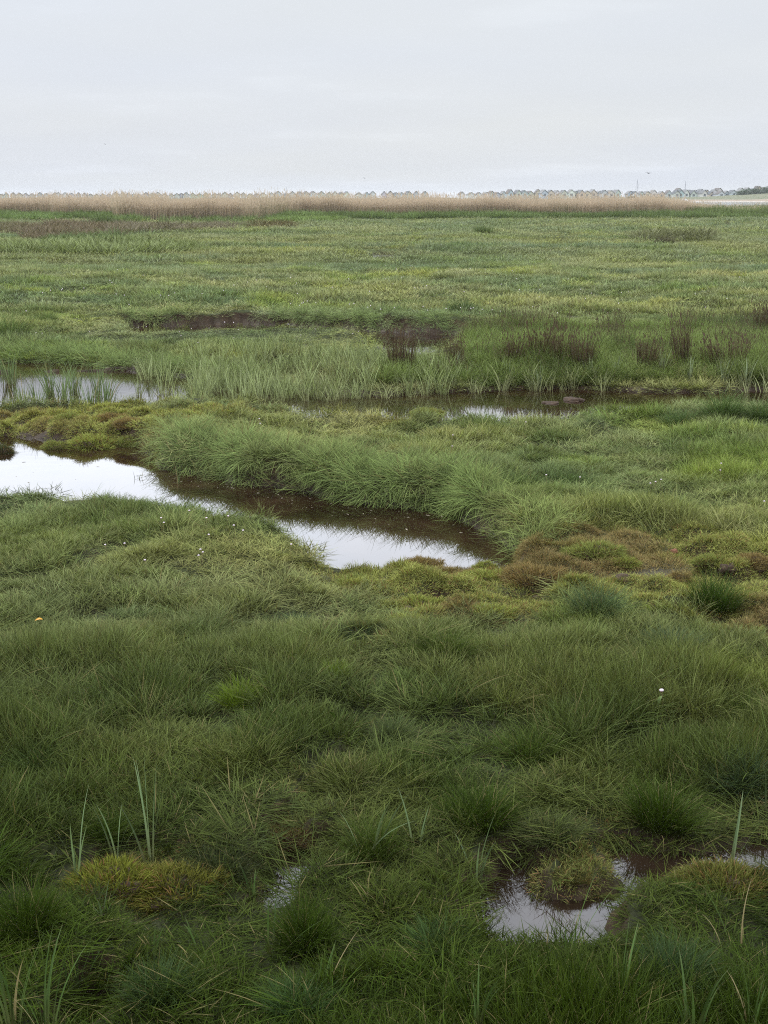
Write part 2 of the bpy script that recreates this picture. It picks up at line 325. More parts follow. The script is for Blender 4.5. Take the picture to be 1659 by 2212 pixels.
# water: peaty brown body under a reflecting surface
def water_mat(name, body, bump, scale, rough=.012, boost=1.36):
    m, t, o = newmat(name); geo = nd(t, 'ShaderNodeNewGeometry')
    n = nd(t, 'ShaderNodeTexNoise'); n.inputs['Scale'].default_value = scale; n.inputs['Detail'].default_value = 3; t.links.new(geo.outputs['Position'], n.inputs['Vector'])
    bp = nd(t, 'ShaderNodeBump'); bp.inputs['Strength'].default_value = bump; bp.inputs['Distance'].default_value = .01; t.links.new(n.outputs[0], bp.inputs['Height'])
    df = nd(t, 'ShaderNodeBsdfDiffuse'); n3 = nd(t, 'ShaderNodeTexNoise'); n3.inputs['Scale'].default_value = 3; t.links.new(geo.outputs['Position'], n3.inputs['Vector'])
    t.links.new(ramp(t, n3.outputs[0], [(.35, tuple(q*.6 for q in body)), (.7, tuple(q*1.5 for q in body))]), df.inputs[0])
    g = nd(t, 'ShaderNodeBsdfGlossy'); g.inputs['Roughness'].default_value = rough; g.inputs['Color'].default_value = (.96,.96,.97,1); t.links.new(bp.outputs[0], g.inputs['Normal'])
    fr = nd(t, 'ShaderNodeFresnel'); fr.inputs['IOR'].default_value = boost
    mx = nd(t, 'ShaderNodeMixShader'); t.links.new(fr.outputs[0], mx.inputs[0]); t.links.new(df.outputs[0], mx.inputs[1]); t.links.new(g.outputs[0], mx.inputs[2])
    t.links.new(mx.outputs[0], o.inputs[0]); return m
M_water = water_mat('channel_water', (.022,.013,.007), .035, 7, boost=1.52)
M_pool = water_mat('pool_water', (.02,.013,.008), .10, 14, rough=.02, boost=1.6)
M_sea = water_mat('harbour_water', (.10,.11,.11), .25, .8, rough=.08, boost=1.33)
# ------------------------------------------------------------------ ground sheet and water
ys = [-3.0]
while ys[-1] < 135: ys.append(ys[-1]+.013+.0033*max(ys[-1], 0))
while ys[-1] < 2600: ys.append(ys[-1]*1.02)
ys = np.array(ys); ts = np.linspace(-1, 1, 421)
Y = np.repeat(ys[:, None], len(ts), 1); X = ts[None, :]*(.42*np.maximum(Y, 0)+2.6)
Z = height(X.ravel(), Y.ravel()).reshape(X.shape)
nr, nc = X.shape; idx = np.arange(nr*nc).reshape(nr, nc)
F = np.stack([idx[:-1,:-1], idx[:-1,1:], idx[1:,1:], idx[1:,:-1]], -1).reshape(-1, 4)
g = link('marsh_ground', mesh_np('marsh_ground', np.stack([X, Y, Z], -1).reshape(-1, 3), [F]), M_ground); tag(g, kind='structure')
def sheet(name, x0, x1, y0, y1, z, mat):
    o = MB().poly([(x0,y0,z),(x1,y0,z),(x1,y1,z),(x0,y1,z)], [(0,1,2,3)]).build(name, mat); tag(o, kind='structure'); return o
sheet('channel_water', -16, 16, 4.6, 62, ZW, M_water)
sheet('pool_water', -2.6, 2.6, 1.2, 4.3, ZP, M_pool)
sheet('harbour_water', -1150, 1150, 137, 2590, -.25, M_sea)
# ------------------------------------------------------------------ plant clumps
def clump(name, n, Rd, h0, h1, w, lean, curve, segs, mat, seed, spread=.8, gauss=False, plume=0, bare=0.0, up=0.0):
    r = np.random.default_rng(seed)
    rad = Rd*np.sqrt(r.random(n)) if not gauss else np.abs(r.normal(0, Rd*.5, n))
    th = r.random(n)*2*np.pi; bx, by = rad*np.cos(th), rad*np.sin(th)
    az = th+r.normal(0, spread, n); hh = h0+(h1-h0)*r.random(n)*(1-.35*(rad/Rd)**2)
    l0 = np.clip(lean*(rad/Rd)*.8+np.abs(r.normal(0, lean*.4+.02, n))+up, 0, 1.5); cv = curve*(.4+1.1*r.random(n))
    ww = w*(.6+.7*r.random(n)); tw = r.normal(0, .7, n); rv = r.random(n)
    px, pz = np.zeros(n), np.zeros(n); V = []; A = []; T = []
    for k in range(segs+1):
        tt = k/segs; cxx = bx+px*np.cos(az); cyy = by+px*np.sin(az)
        wid = ww*.5*(np.clip(1-tt, 0, 1)**.6)*(1.0 if k else .8)
        wx, wy = -np.sin(az+tw)*wid, np.cos(az+tw)*wid
        if k < segs:
            V.append(np.stack([cxx-wx, cyy-wy, pz-.01], -1)); V.append(np.stack([cxx+wx, cyy+wy, pz-.01], -1)); T += [np.full(n, tt)]*2; A += [rv]*2
        else: V.append(np.stack([cxx, cyy, pz-.01], -1)); T.append(np.full(n, 1.0)); A.append(rv)
        a = l0+cv*(tt+.5/segs)**1.3; px = px+np.sin(a)*hh/segs; pz = pz+np.cos(a)*hh/segs
    V = np.concatenate(V); T = np.concatenate(T); A = np.concatenate(A); ar = np.arange(n); fs = []
    for k in range(segs-1):
        b = 2*k*n; fs.append(np.stack([ar+b, ar+b+n, ar+b+3*n, ar+b+2*n], -1))
    b = 2*(segs-1)*n; tri = np.stack([ar+b, ar+b+n, ar+b+2*n], -1); fl = ([np.concatenate(fs)] if fs else [])+[tri]
    if plume:      # seed heads: small tapering lozenges at the tips
        m = np.where(r.random(n) < plume)[0]; tips = V[2*segs*n:][m]; b = len(V); s = len(m)
        pl = hh[m]*.13; pw = ww[m]*1.9
        q = r.random(s)*6.28; ox, oy = np.cos(q)*pw*.5, np.sin(q)*pw*.5
        V = np.concatenate([V, tips-np.stack([0*pl, 0*pl, pl*.5], -1), tips+np.stack([ox, oy, 0*pl], -1), tips-np.stack([ox, oy, 0*pl], -1), tips+np.stack([ox, oy, pl*.6], -1)])
        T = np.concatenate([T, np.full(4*s, .95)]); A = np.concatenate([A, np.tile(rv[m], 4)]); k = np.arange(s)
        fl.append(np.stack([k+b, k+b+s, k+b+3*s, k+b+2*s], -1)) if not fs else fl.insert(1, np.stack([k+b, k+b+s, k+b+3*s, k+b+2*s], -1))
    me = mesh_np(name, V, fl, smooth=True); fattr(me, 'tt', T[:len(me.vertices)]); fattr(me, 'rv', A[:len(me.vertices)]); me.materials.append(mat); return me
def variants(name, k, *a, **kw): return [clump(name, *a, seed=100*len(name)+i, **kw) for i in range(k)]
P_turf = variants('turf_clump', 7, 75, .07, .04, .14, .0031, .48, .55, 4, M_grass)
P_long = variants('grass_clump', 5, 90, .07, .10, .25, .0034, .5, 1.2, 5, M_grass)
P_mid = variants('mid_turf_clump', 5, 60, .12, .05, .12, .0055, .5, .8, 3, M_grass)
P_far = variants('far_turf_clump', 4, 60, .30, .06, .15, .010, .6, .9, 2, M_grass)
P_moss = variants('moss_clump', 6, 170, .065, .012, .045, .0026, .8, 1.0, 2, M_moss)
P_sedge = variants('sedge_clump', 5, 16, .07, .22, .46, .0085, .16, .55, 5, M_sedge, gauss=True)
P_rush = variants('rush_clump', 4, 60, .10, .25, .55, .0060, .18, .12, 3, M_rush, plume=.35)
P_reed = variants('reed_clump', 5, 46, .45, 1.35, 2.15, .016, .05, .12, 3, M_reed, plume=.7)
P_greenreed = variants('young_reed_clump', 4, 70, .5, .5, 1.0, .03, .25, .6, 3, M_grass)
def scatter(name, xyz, tilt, phi, scl, colr, protos, label, cat):
    n = len(xyz); me = bpy.data.meshes.new(name); me.vertices.add(n); me.vertices.foreach_set('co', np.asarray(xyz, np.float32).ravel())
    def va(nm, v): a = me.attributes.new(nm, 'FLOAT_VECTOR', 'POINT'); a.data.foreach_set('vector', np.asarray(v, np.float32).ravel())
    va('rot', np.stack([tilt, np.zeros(n), phi+np.pi/2], -1)); va('scl', scl)
    a = me.attributes.new('col', 'FLOAT_COLOR', 'POINT'); a.data.foreach_set('color', np.concatenate([colr, np.ones((n, 1))], 1).astype(np.float32).ravel())
    a = me.attributes.new('pick', 'INT', 'POINT'); a.data.foreach_set('value', rng.integers(0, len(protos), n).astype(np.int32))
    o = bpy.data.objects.new(name, me); C.objects.link(o); tag(o, label, cat, kind='stuff')
    pc = bpy.data.collections.new(name+'_plants')
    for k, pm in enumerate(protos): pc.objects.link(bpy.data.objects.new(f'{name}_plant_{k:02d}', pm))
    ng = bpy.data.node_groups.new(name+'_growth', 'GeometryNodeTree')
    ng.interface.new_socket('Geometry', in_out='INPUT', socket_type='NodeSocketGeometry'); ng.interface.new_socket('Geometry', in_out='OUTPUT', socket_type='NodeSocketGeometry')
    gi = ng.nodes.new('NodeGroupInput'); go = ng.nodes.new('NodeGroupOutput'); ip = ng.nodes.new('GeometryNodeInstanceOnPoints')
    ci = ng.nodes.new('GeometryNodeCollectionInfo'); ci.inputs[0].default_value = pc; ci.inputs['Separate Children'].default_value = True; ci.inputs['Reset Children'].default_value = True
    def na_(nm, ty): q = ng.nodes.new('GeometryNodeInputNamedAttribute'); q.data_type = ty; q.inputs[0].default_value = nm; return q.outputs[0]
    lk = ng.links.new; lk(gi.outputs[0], ip.inputs['Points']); lk(ci.outputs[0], ip.inputs['Instance']); ip.inputs['Pick Instance'].default_value = True
    lk(na_('pick', 'INT'), ip.inputs['Instance Index']); lk(na_('rot', 'FLOAT_VECTOR'), ip.inputs['Rotation']); lk(na_('scl', 'FLOAT_VECTOR'), ip.inputs['Scale']); lk(ip.outputs[0], go.inputs[0])
    md = o.modifiers.new('growth', 'NODES'); md.node_group = ng; return o
def pts(y0, y1, dens, mx=.30, ex=1.5):
    area = (y1-y0)*(mx*(y0+y1)+2*ex); n = int(area*dens)
    y = y0+(y1-y0)*rng.random(n*2); hw = mx*np.maximum(y, 0)+ex; wmax = mx*y1+ex
    k = rng.random(n*2) < hw/wmax; y = y[k][:n]; x = (rng.random(len(y))*2-1)*(mx*np.maximum(y, 0)+ex); return x, y
def grad(x, y, e=.05):
    return (height(x+e, y)-height(x-e, y))/(2*e), (height(x, y+e)-height(x, y-e))/(2*e)
def interp_col(v, stops):
    a = [s[0] for s in stops]; return np.stack([np.interp(v, a, [s[1][k] for s in stops]) for k in range(3)], -1)
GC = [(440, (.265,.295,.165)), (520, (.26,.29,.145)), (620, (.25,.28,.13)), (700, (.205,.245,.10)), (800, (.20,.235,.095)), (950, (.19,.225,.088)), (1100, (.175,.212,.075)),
      (1300, (.132,.164,.060)), (1500, (.090,.118,.037)), (1750, (.054,.077,.018)), (1950, (.036,.056,.009)), (2212, (.031,.053,.006)), (3000, (.031,.053,.006))]  # paler far lawn, plus foreground light falloff put into the near turf colour
def wet(x, y, h):
    return h < np.where(y > 4.45, ZW, ZP)+.012
BANK = [(320,925),(480,925),(700,960),(900,1000),(1060,1060),(1250,1130),(1200,1165),(1080,1165),(1000,1125),(985,1108),(820,1096),(640,1056),(360,1020),(330,985)]
RIGHTT = [(1380,930),(1450,890),(1560,862),(1800,850),(1800,930),(1600,940)]
def layer(y0, y1, dens, hs, ws, gl=1.0):
    x, y = pts(y0, y1, dens); h = height(x, y); gx, gy = grad(x, y); gm = np.hypot(gx, gy)
    u, v = uv(x, y); mm = mossmask(x, y)
    k = ~wet(x, y, h) & (rng.random(len(x)) > sm(.9, 2.5, gm)) & (mm < .35+.5*rng.random(len(x)))
    pn = y < 4.6
    if pn.any():
        for P in (PL1, PL2, PL3): k[pn] &= sdist(x[pn], y[pn], P) > .0+.03*rng.random(pn.sum())
    if 12 < y1 and y0 < 22: k &= ~((sdist(x, y, CH_D) < .04) | ((sdist(x, y, CH_C) < .04)))
    if y0 < 12:
        wx, wy = warp(x, y); k &= (domes(wx, wy, .46, .33, 311)[0] > .14) | (rng.random(len(x)) < .32)
    k &= (y > 4.45) | ~(inpoly(x, y, PL4)) | (rng.random(len(x)) < .15)
    x, y, h, gx, gy, gm, u, v = (q[k] for q in (x, y, h, gx, gy, gm, u, v)); n = len(x)
    if y0 < 4:
        for P in MOSSW[2:6]: hs = hs*(.45+.55*sm(0, .35, sdist(x, y, P)))
    wx, wy = warp(x, y); dg, rid = domes(wx, wy, .46, .33, 311); dg = np.where(y < 30, dg, .5)
    tuft = fbm(x*1.3, y*1.3, 51, 2); tuf2 = fbm(x*4.5, y*4.5, 61, 2); big = fbm(x*.35, y*.5, 71, 2)
    hz = hs*(.45+.9*sm(.3, .75, tuft)+.55*sm(.35, .8, tuf2))
    bk = inpoly(u, v, BANK)
    hz = hz*np.where(y < 13.5, .42+1.0*dg, .6+.75*dg); hz = np.where(bk, hz*.55, hz)
    hz = hz*(1+.25*sm(1350, 1700, v))*(.8+.4*rng.random(n))
    qd = sdist(x, y, CH_D); hz = hz*(.3+.7*sm(.3, 1.8, qd))
    for P in (CH_A, CH_B, CH_C, PL1, PL2, PL3, PL4):
        qd = sdist(x, y, P); ql = .15 if P[0][2] > -.1 else .25
        if ql < .2 and y0 > 4.6: continue
        if P is CH_C: hz = hz*(.3+.7*sm(.3, 2.2, qd))
        hz = np.where(bk, hz, hz*((.42 if ql > .2 else .3)+(.58 if ql > .2 else .7)*sm(0, .45 if ql > .2 else .5, qd)))
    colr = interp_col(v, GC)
    hue = (big-.5)[:, None]; colr = colr*(1+hue*np.array([.9, .55, .3]))
    colr = colr*(1+np.where(y < 30, rid-.5, 0)[:, None]*np.array([.5, .36, .4]))
    grey = sm(.5, .75, fbm(x*.9+7, y*.9, 81, 2))[:, None]
    colr = colr*(1-grey*.8)+grey*.8*np.array([1.06, 1.04, 1.2])*colr
    lime = sm(.62, .78, fbm(x*1.1-5, y*1.1+3, 91, 2))[:, None]; colr = colr*(1-lime)+lime*colr*np.array([1.15, 1.2, .78])
    pass
    colr = colr*((.82+.36*rng.random((n, 1))) if y0 < 30 else (.94+.12*rng.random((n, 1))))*(1+(.12 if y0 < 30 else .04)*(rng.random((n, 3))-.5))
    phi = np.where(gm > .12, np.arctan2(-gy, -gx)+rng.normal(0, .8, n), rng.random(n)*2*np.pi)
    tilt = np.clip(np.where(gm > .12, np.arctan(gm)*.75, 0)+np.abs(rng.normal(0, .16, n)), 0, 1.15)
    s = ws*(.8+.4*rng.random(n)); scl = np.stack([s, s, hz], -1)
    return np.stack([x, y, h], -1), tilt, phi, scl, colr
def stack(*ls): return [np.concatenate(q) for q in zip(*ls)]
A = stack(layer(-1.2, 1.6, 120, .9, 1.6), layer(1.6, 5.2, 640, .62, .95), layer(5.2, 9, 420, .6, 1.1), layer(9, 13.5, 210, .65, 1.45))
scatter('short_grass', A[0], A[1], A[2], A[3], A[4], P_turf, 'short fine green salt marsh turf covering the near ground', 'grass')
B = stack(layer(1.4, 4.4, 45, .42, 1.0), layer(4.4, 13, 14, .40, 1.1))
bx, by = pts(6.5, 12, 900, ex=.5); q = inpoly(*uv(bx, by), BANK); bx, by = bx[q], by[q]
bh = height(bx, by); gx, gy = grad(bx, by, .12); wx, wy = warp(bx, by); bdm = domes(wx, wy, .46, .33, 311)[0]; sdq = sdist(bx, by, CH_A); q = ~wet(bx, by, bh) & (rng.random(len(bx)) < .015+.22*bdm*(1-sm(.15, .55, sdq))); bx, by, bh, gx, gy = (w_[q] for w_ in (bx, by, bh, gx, gy)); n = len(bx)
sdA = sdist(bx, by, CH_A); edge = 1-sm(.1, .6, sdA)
phi = np.arctan2(-gy-.55*edge, -gx-.25*edge)+rng.normal(0, .5, n); tl = np.clip(.15+.45*edge+.15*rng.random(n), 0, 1.1); ss = .9+.4*rng.random(n)
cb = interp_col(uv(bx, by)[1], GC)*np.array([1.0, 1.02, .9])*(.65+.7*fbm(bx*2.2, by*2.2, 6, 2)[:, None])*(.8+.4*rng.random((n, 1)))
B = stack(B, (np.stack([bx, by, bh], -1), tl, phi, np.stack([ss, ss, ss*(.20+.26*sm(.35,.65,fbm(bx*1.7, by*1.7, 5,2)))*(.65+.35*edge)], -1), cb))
def edge_grass(P, i0, i1, dens, hs_, lean=.7):       # grass hanging over the far bank of a channel
    o_ = [[], []]
    for k in range(i0, i1):
        (xa, ya), (xb, yb) = P[k][:2], P[k+1][:2]; n_ = max(1, int(math.hypot(xb-xa, yb-ya)*dens)); t_ = rng.random(n_)
        o_[0].append(xa+(xb-xa)*t_+.05*rng.normal(0, 1, n_)); o_[1].append(ya+(yb-ya)*t_+.02+.30*rng.random(n_)**1.5)
    x = np.concatenate(o_[0]); y = np.concatenate(o_[1]); h = height(x, y); k = (np.abs(x) < .42*y+1) & (h > -.12) & (fbm(x*1.6, y*1.6, 88, 2) > .36); x, y, h = x[k], y[k], h[k]; n = len(x)
    s_ = 1.0+.5*rng.random(n); c_ = interp_col(uv(x, y)[1], GC)*np.array([.9, 1.0, .85])*(.75+.5*rng.random((n, 1)))
    return np.stack([x, y, h], -1), np.clip(lean*(.5+.8*rng.random(n)), 0, 1.2), -np.pi/2+rng.normal(0, .6, n), np.stack([s_, s_, s_*hs_*(.6+.6*rng.random(n))], -1), c_
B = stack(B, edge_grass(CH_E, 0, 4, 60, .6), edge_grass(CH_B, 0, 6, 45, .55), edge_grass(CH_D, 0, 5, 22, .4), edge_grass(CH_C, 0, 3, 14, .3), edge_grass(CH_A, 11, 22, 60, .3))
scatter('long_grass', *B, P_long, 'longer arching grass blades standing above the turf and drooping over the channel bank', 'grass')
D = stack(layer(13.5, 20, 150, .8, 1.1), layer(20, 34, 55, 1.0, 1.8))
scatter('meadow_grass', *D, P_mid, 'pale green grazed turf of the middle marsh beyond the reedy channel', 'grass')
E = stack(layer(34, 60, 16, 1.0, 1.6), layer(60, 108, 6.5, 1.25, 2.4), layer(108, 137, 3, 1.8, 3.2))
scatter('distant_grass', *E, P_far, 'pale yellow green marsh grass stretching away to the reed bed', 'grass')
# moss turf
def mosslayer(y0, y1, dens, s0):
    x, y = pts(y0, y1, dens); mm = mossmask(x, y); k = mm > rng.random(len(x))*.8+.1; x, y = x[k], y[k]; h = height(x, y)
    wx, wy = warp(x, y); dm = domes(wx, wy, .26, .19, 301)[0]; hole = (dm < .12) & (rng.random(len(x)) < .75); k = ~wet(x, y, h) & ~hole; x, y, h = x[k], y[k], h[k]; n = len(x)
    gx, gy = grad(x, y); gm = np.hypot(gx, gy); br = sm(.48, .70, fbm(x*2.4, y*2.4, 131, 3))[:, None]*.8
    c = np.array([.29, .31, .085])*(1-br)+br*np.array([.26, .19, .085])
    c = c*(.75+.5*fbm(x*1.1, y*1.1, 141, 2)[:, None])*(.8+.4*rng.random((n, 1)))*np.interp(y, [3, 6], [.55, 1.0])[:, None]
    s = s0*(.8+.5*rng.random(n)); return np.stack([x, y, h], -1), np.clip(np.arctan(gm)*.8, 0, 1)+rng.random(n)*.2, np.arctan2(-gy, -gx), np.stack([s, s, s*(.7+.7*rng.random(n))], -1), c
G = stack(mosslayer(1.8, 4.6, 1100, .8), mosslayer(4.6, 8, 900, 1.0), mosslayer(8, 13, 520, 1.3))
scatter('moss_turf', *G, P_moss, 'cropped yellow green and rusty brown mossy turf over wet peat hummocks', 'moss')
# ------------------------------------------------------------------ channel vegetation
def fill(poly, dens, z=0.0):
    W_ = gpoly(poly, z); xa = min(p[0] for p in W_); xb = max(p[0] for p in W_); ya = min(p[1] for p in W_); yb = max(p[1] for p in W_)
    n = int((xb-xa)*(yb-ya)*dens); x = xa+(xb-xa)*rng.random(n); y = ya+(yb-ya)*rng.random(n); k = inpoly(x, y, W_); return x[k], y[k]
def simple_layer(x, y, zs, s0, s1, base, cv=.3, tilt=.1, zfloor=ZW-.03):
    n = len(x); h = np.maximum(height(x, y), zfloor); s = s0+(s1-s0)*rng.random(n)
    return np.stack([x, y, h], -1), np.abs(rng.normal(0, tilt, n)), rng.random(n)*6.28, np.stack([s, s, s*zs], -1), np.array(base)*(1-cv/2+cv*rng.random((n, 1)))
x1, y1 = fill([(250,815),(400,838),(560,858),(700,864),(900,858),(1000,852),(1000,826),(830,808),(640,797),(480,795),(250,797)], 48, ZW)
x2, y2 = fill([(235,840),(300,870),(420,872),(560,872),(640,866),(620,845),(480,825),(300,800),(240,800)], 48, ZW)
x3, y3 = fill([(640,866),(680,845),(900,838),(1660,832),(1900,828),(1900,846),(1660,850),(1200,846),(1000,850),(860,862),(680,868)], 40, ZW)
q = fbm(x3*1.7, y3*1.7, 7) > .40; x3, y3 = x3[q], y3[q]
sg = stack(simple_layer(x1, y1, .72, .75, 1.15, (.235,.275,.125)), simple_layer(x2, y2, .85, .8, 1.15, (.25,.29,.14)), simple_layer(x3, y3, .62, .6, 1.1, (0.260,0.280,0.140)))
q = (uv(sg[0][:, 0], sg[0][:, 1])[0]-275)/240 > rng.random(len(sg[0]))*1.2-.1+.5*(noise(sg[0][:, 0]*3, sg[0][:, 1]*3, 12)-.5); sg = [w_[q] for w_ in sg]
scatter('sedge_bed', *sg, P_sedge, 'dense pale green sedge standing in and along the far channel', 'sedge')
x4, y4 = fill([(840,812),(840,792),(990,765),(1010,738),(1100,728),(1400,725),(1600,720),(1900,725),(1900,825),(1600,832),(1200,832),(950,838)], 55, ZW)
q = ~((uv(x4, y4)[0] < 1010) & (y4 > 13.6)); x4, y4 = x4[q], y4[q]
rg = simple_layer(x4, y4, .75, .7, 1.1, (0.100,0.132,0.052), tilt=.12)
br = sm(.5, .62, fbm(x4*1.1, y4*1.1, 17))[:, None]*.8; rg = list(rg); rg[4] = rg[4]*(1-br)+br*np.array([.14,.11,.075])*(.8+.4*rng.random((len(x4), 1)))
rg[3][:, 2] *= .5+.7*np.clip(fbm(x4*.9, y4*.9, 27), 0, 1)
k = rng.random(len(x4)) < .13; k2 = ~k
scatter('rush_bed', *[w_[k] for w_ in rg], P_rush, 'brown and green rushes growing thickly behind the far channel on the right', 'rushes')
x5, y5 = fill([(820,845),(820,800),(1000,772),(1020,738),(1400,735),(1900,735),(1900,836),(1400,838),(1000,840)], 170, ZW)
q = ~((uv(x5, y5)[0] < 1010) & (y5 > 13.9)); x5, y5 = x5[q], y5[q]
lg = simple_layer(x5, y5, 1.0, .9, 1.3, (.17,.22,.07), tilt=.15); lg[3][:, 2] *= .5+1.0*fbm(x5*1.1, y5*1.1, 9, 2); lg = list(lg); lg[4] = lg[4]*(.55+.9*fbm(x5*1.3, y5*1.3, 19, 2)[:, None])
scatter('tall_bank_grass', *lg, P_long, 'deep green tall grass on the far channel bank between the rushes', 'grass')
# ------------------------------------------------------------------ reed bed at the back
def reedfront(x):        # distance of the front edge of the reed bed along the width
    u = PW/2+FP*x/100
    return np.interp(u, [-200, 0, 250, 330, 560, 640, 1100, 1700], [112, 112, 104, 90, 91, 108, 106, 108])+3*(noise(x*.2, x*0, 3)-.5)
n = 9500; x = (rng.random(n)*2-1)*48; y = reedfront(x)+rng.random(n)**1.5*20; u, v = uv(x, y)
edge = np.interp(u, [1400, 1440, 1560, 1900], [1, .92, .3, .1])*np.interp(u, [1180, 1195, 1210], [1, .96, 1]); k = rng.random(n) < edge; x, y, u = x[k], y[k], u[k]; n = len(x)
hs = (.57+.28*fbm(x*.25, y*.25, 3)+.24*(rng.random(n) > .91))*np.interp(u, [-300, 500, 900, 1420, 1560, 1900], [.97, 1.0, 1.0, .94, .6, .55])
rc = np.array([.44,.36,.28])*(.75+.5*noise(x*.4, y*.4, 2)[:, None])*(.85+.3*rng.random((n, 1)))
gr = sm(.5, .7, fbm(x*.15, y*.1, 37))[:, None]*.5; rc = rc*(1-gr)+gr*np.array([.22,.24,.13])
scatter('reed_bed', np.stack([x, y, height(x, y)], -1), np.abs(rng.normal(0, .04, n)), rng.random(n)*6.28, np.stack([hs*0+1, hs*0+1, hs], -1), rc, P_reed, 'pinkish tan dry reed bed with feathery tops across the back of the marsh', 'reeds')
n = 5200; x = (rng.random(n)*2-1)*50; f = reedfront(x); y = f-9*rng.random(n)**1.4+1.5; u, v = uv(x, y)
den = np.interp(u, [-100, 0, 210, 330, 560, 600, 760, 1700], [.9, .9, .9, .12, .12, .6, 1, 1]); k = (rng.random(n) < den) & (fbm(x*.3, y*.3, 4) > .33); x, y, u = x[k], y[k], u[k]; n = len(x)
hs = (.35+.75*fbm(x*.35, y*.3, 5))*(.7+.5*rng.random(n)); gc = np.array([.15,.20,.08])*(.7+.6*noise(x*.35, y*.5, 8)[:, None])*(.85+.3*rng.random((n, 1)))
x9, y9 = x, y; gA = (np.stack([x, y, height(x, y)], -1), np.abs(rng.normal(0, .1, n)), rng.random(n)*6.28, np.stack([hs*0+1, hs*0+1, hs], -1), gc)
# reedy green at the right edge among the reeds
n = 1500; x = 24+20*rng.random(n); y = 104+18*rng.random(n); gB = (np.stack([x, y, height(x, y)], -1), np.abs(rng.normal(0, .1, n)), rng.random(n)*6.28, np.stack([np.ones(n), np.ones(n), (.9+.5*noise(x*.5, y*.5, 2))], -1), np.array([.16,.20,.085])*(.75+.5*rng.random((n, 1))))
scatter('young_reeds', *stack(gA, gB), P_greenreed, 'green young reeds and tall grass along the foot of the tan reed bed', 'reeds')
# purplish brown seeding grass patches and rough tufts in front of the reeds
pp = []
for poly, c in (([(30,505),(120,487),(250,492),(240,525),(90,522)], (.15,.12,.085)), ([(240,492),(500,490),(500,502),(240,510)], (.15,.13,.09)), ([(545,489),(620,488),(620,496),(545,496)], (.13,.11,.06)),
                ([(0,495),(60,490),(60,502),(0,508)], (.15,.13,.085)), ([(1380,516),(1520,512),(1520,526),(1390,528)], (.15,.155,.085)), ([(0,468),(200,462),(260,474),(80,480),(0,478)], (.12,.17,.06)),
                ([(580,470),(700,463),(740,480),(600,488)], (.14,.19,.065)), ([(120,520),(260,515),(260,530),(120,532)], (.09,.12,.05)), ([(0,540),(300,532),(480,545),(200,560),(0,556)], (.17,.20,.09))):
    x, y = fill(poly, 3.2); n = len(x)
    if not n: continue
    pp.append((np.stack([x, y, height(x, y)], -1), np.abs(rng.normal(0, .15, n)), rng.random(n)*6.28, np.stack([np.full(n, 1.2), np.full(n, 1.2), (.30+.25*rng.random(n))], -1), np.array(c)*1.2*(.75+.5*rng.random((n, 1)))))
scatter('rough_grass', *stack(*pp), P_greenreed, 'rough purplish brown and green seeding grass patches before the reed bed', 'grass')
# ------------------------------------------------------------------ tussocks: things of their own
T_proto = [clump('grass_tussock', 1000, .13, .09, .33, .0036, .58, .8, 5, M_grass, 900+i, spread=1.25) for i in range(4)]
def ground_z(x, y): return float(height(np.array([x]), np.array([y]))[0])
def put(name, me, u, v, s, colr, label, cat, group=None, zs=1.0, z0=None, rz=None, dz=0.0):
    px, py, _ = gp(u, v, 0.0); z = max(ground_z(px, py), z0 if z0 is not None else -9); px, py, _ = gp(u, v, z); z = max(ground_z(px, py), z0 if z0 is not None else -9)
    o = link(name, me, None, None, (px, py, z+dz), (0, 0, random.random()*6.28 if rz is None else rz), (s*random.uniform(.85, 1.25), s*random.uniform(.8, 1.05), s*zs)); o.rotation_euler.x = random.uniform(-.14, .14); o.rotation_euler.y = random.uniform(-.14, .14); o['col'] = [*colr]
    tag(o, label, cat, group); return o
DK = (.033,.057,.006); MD = (.052,.08,.013); BR = (.13,.19,.018); GY = (.07,.095,.032)
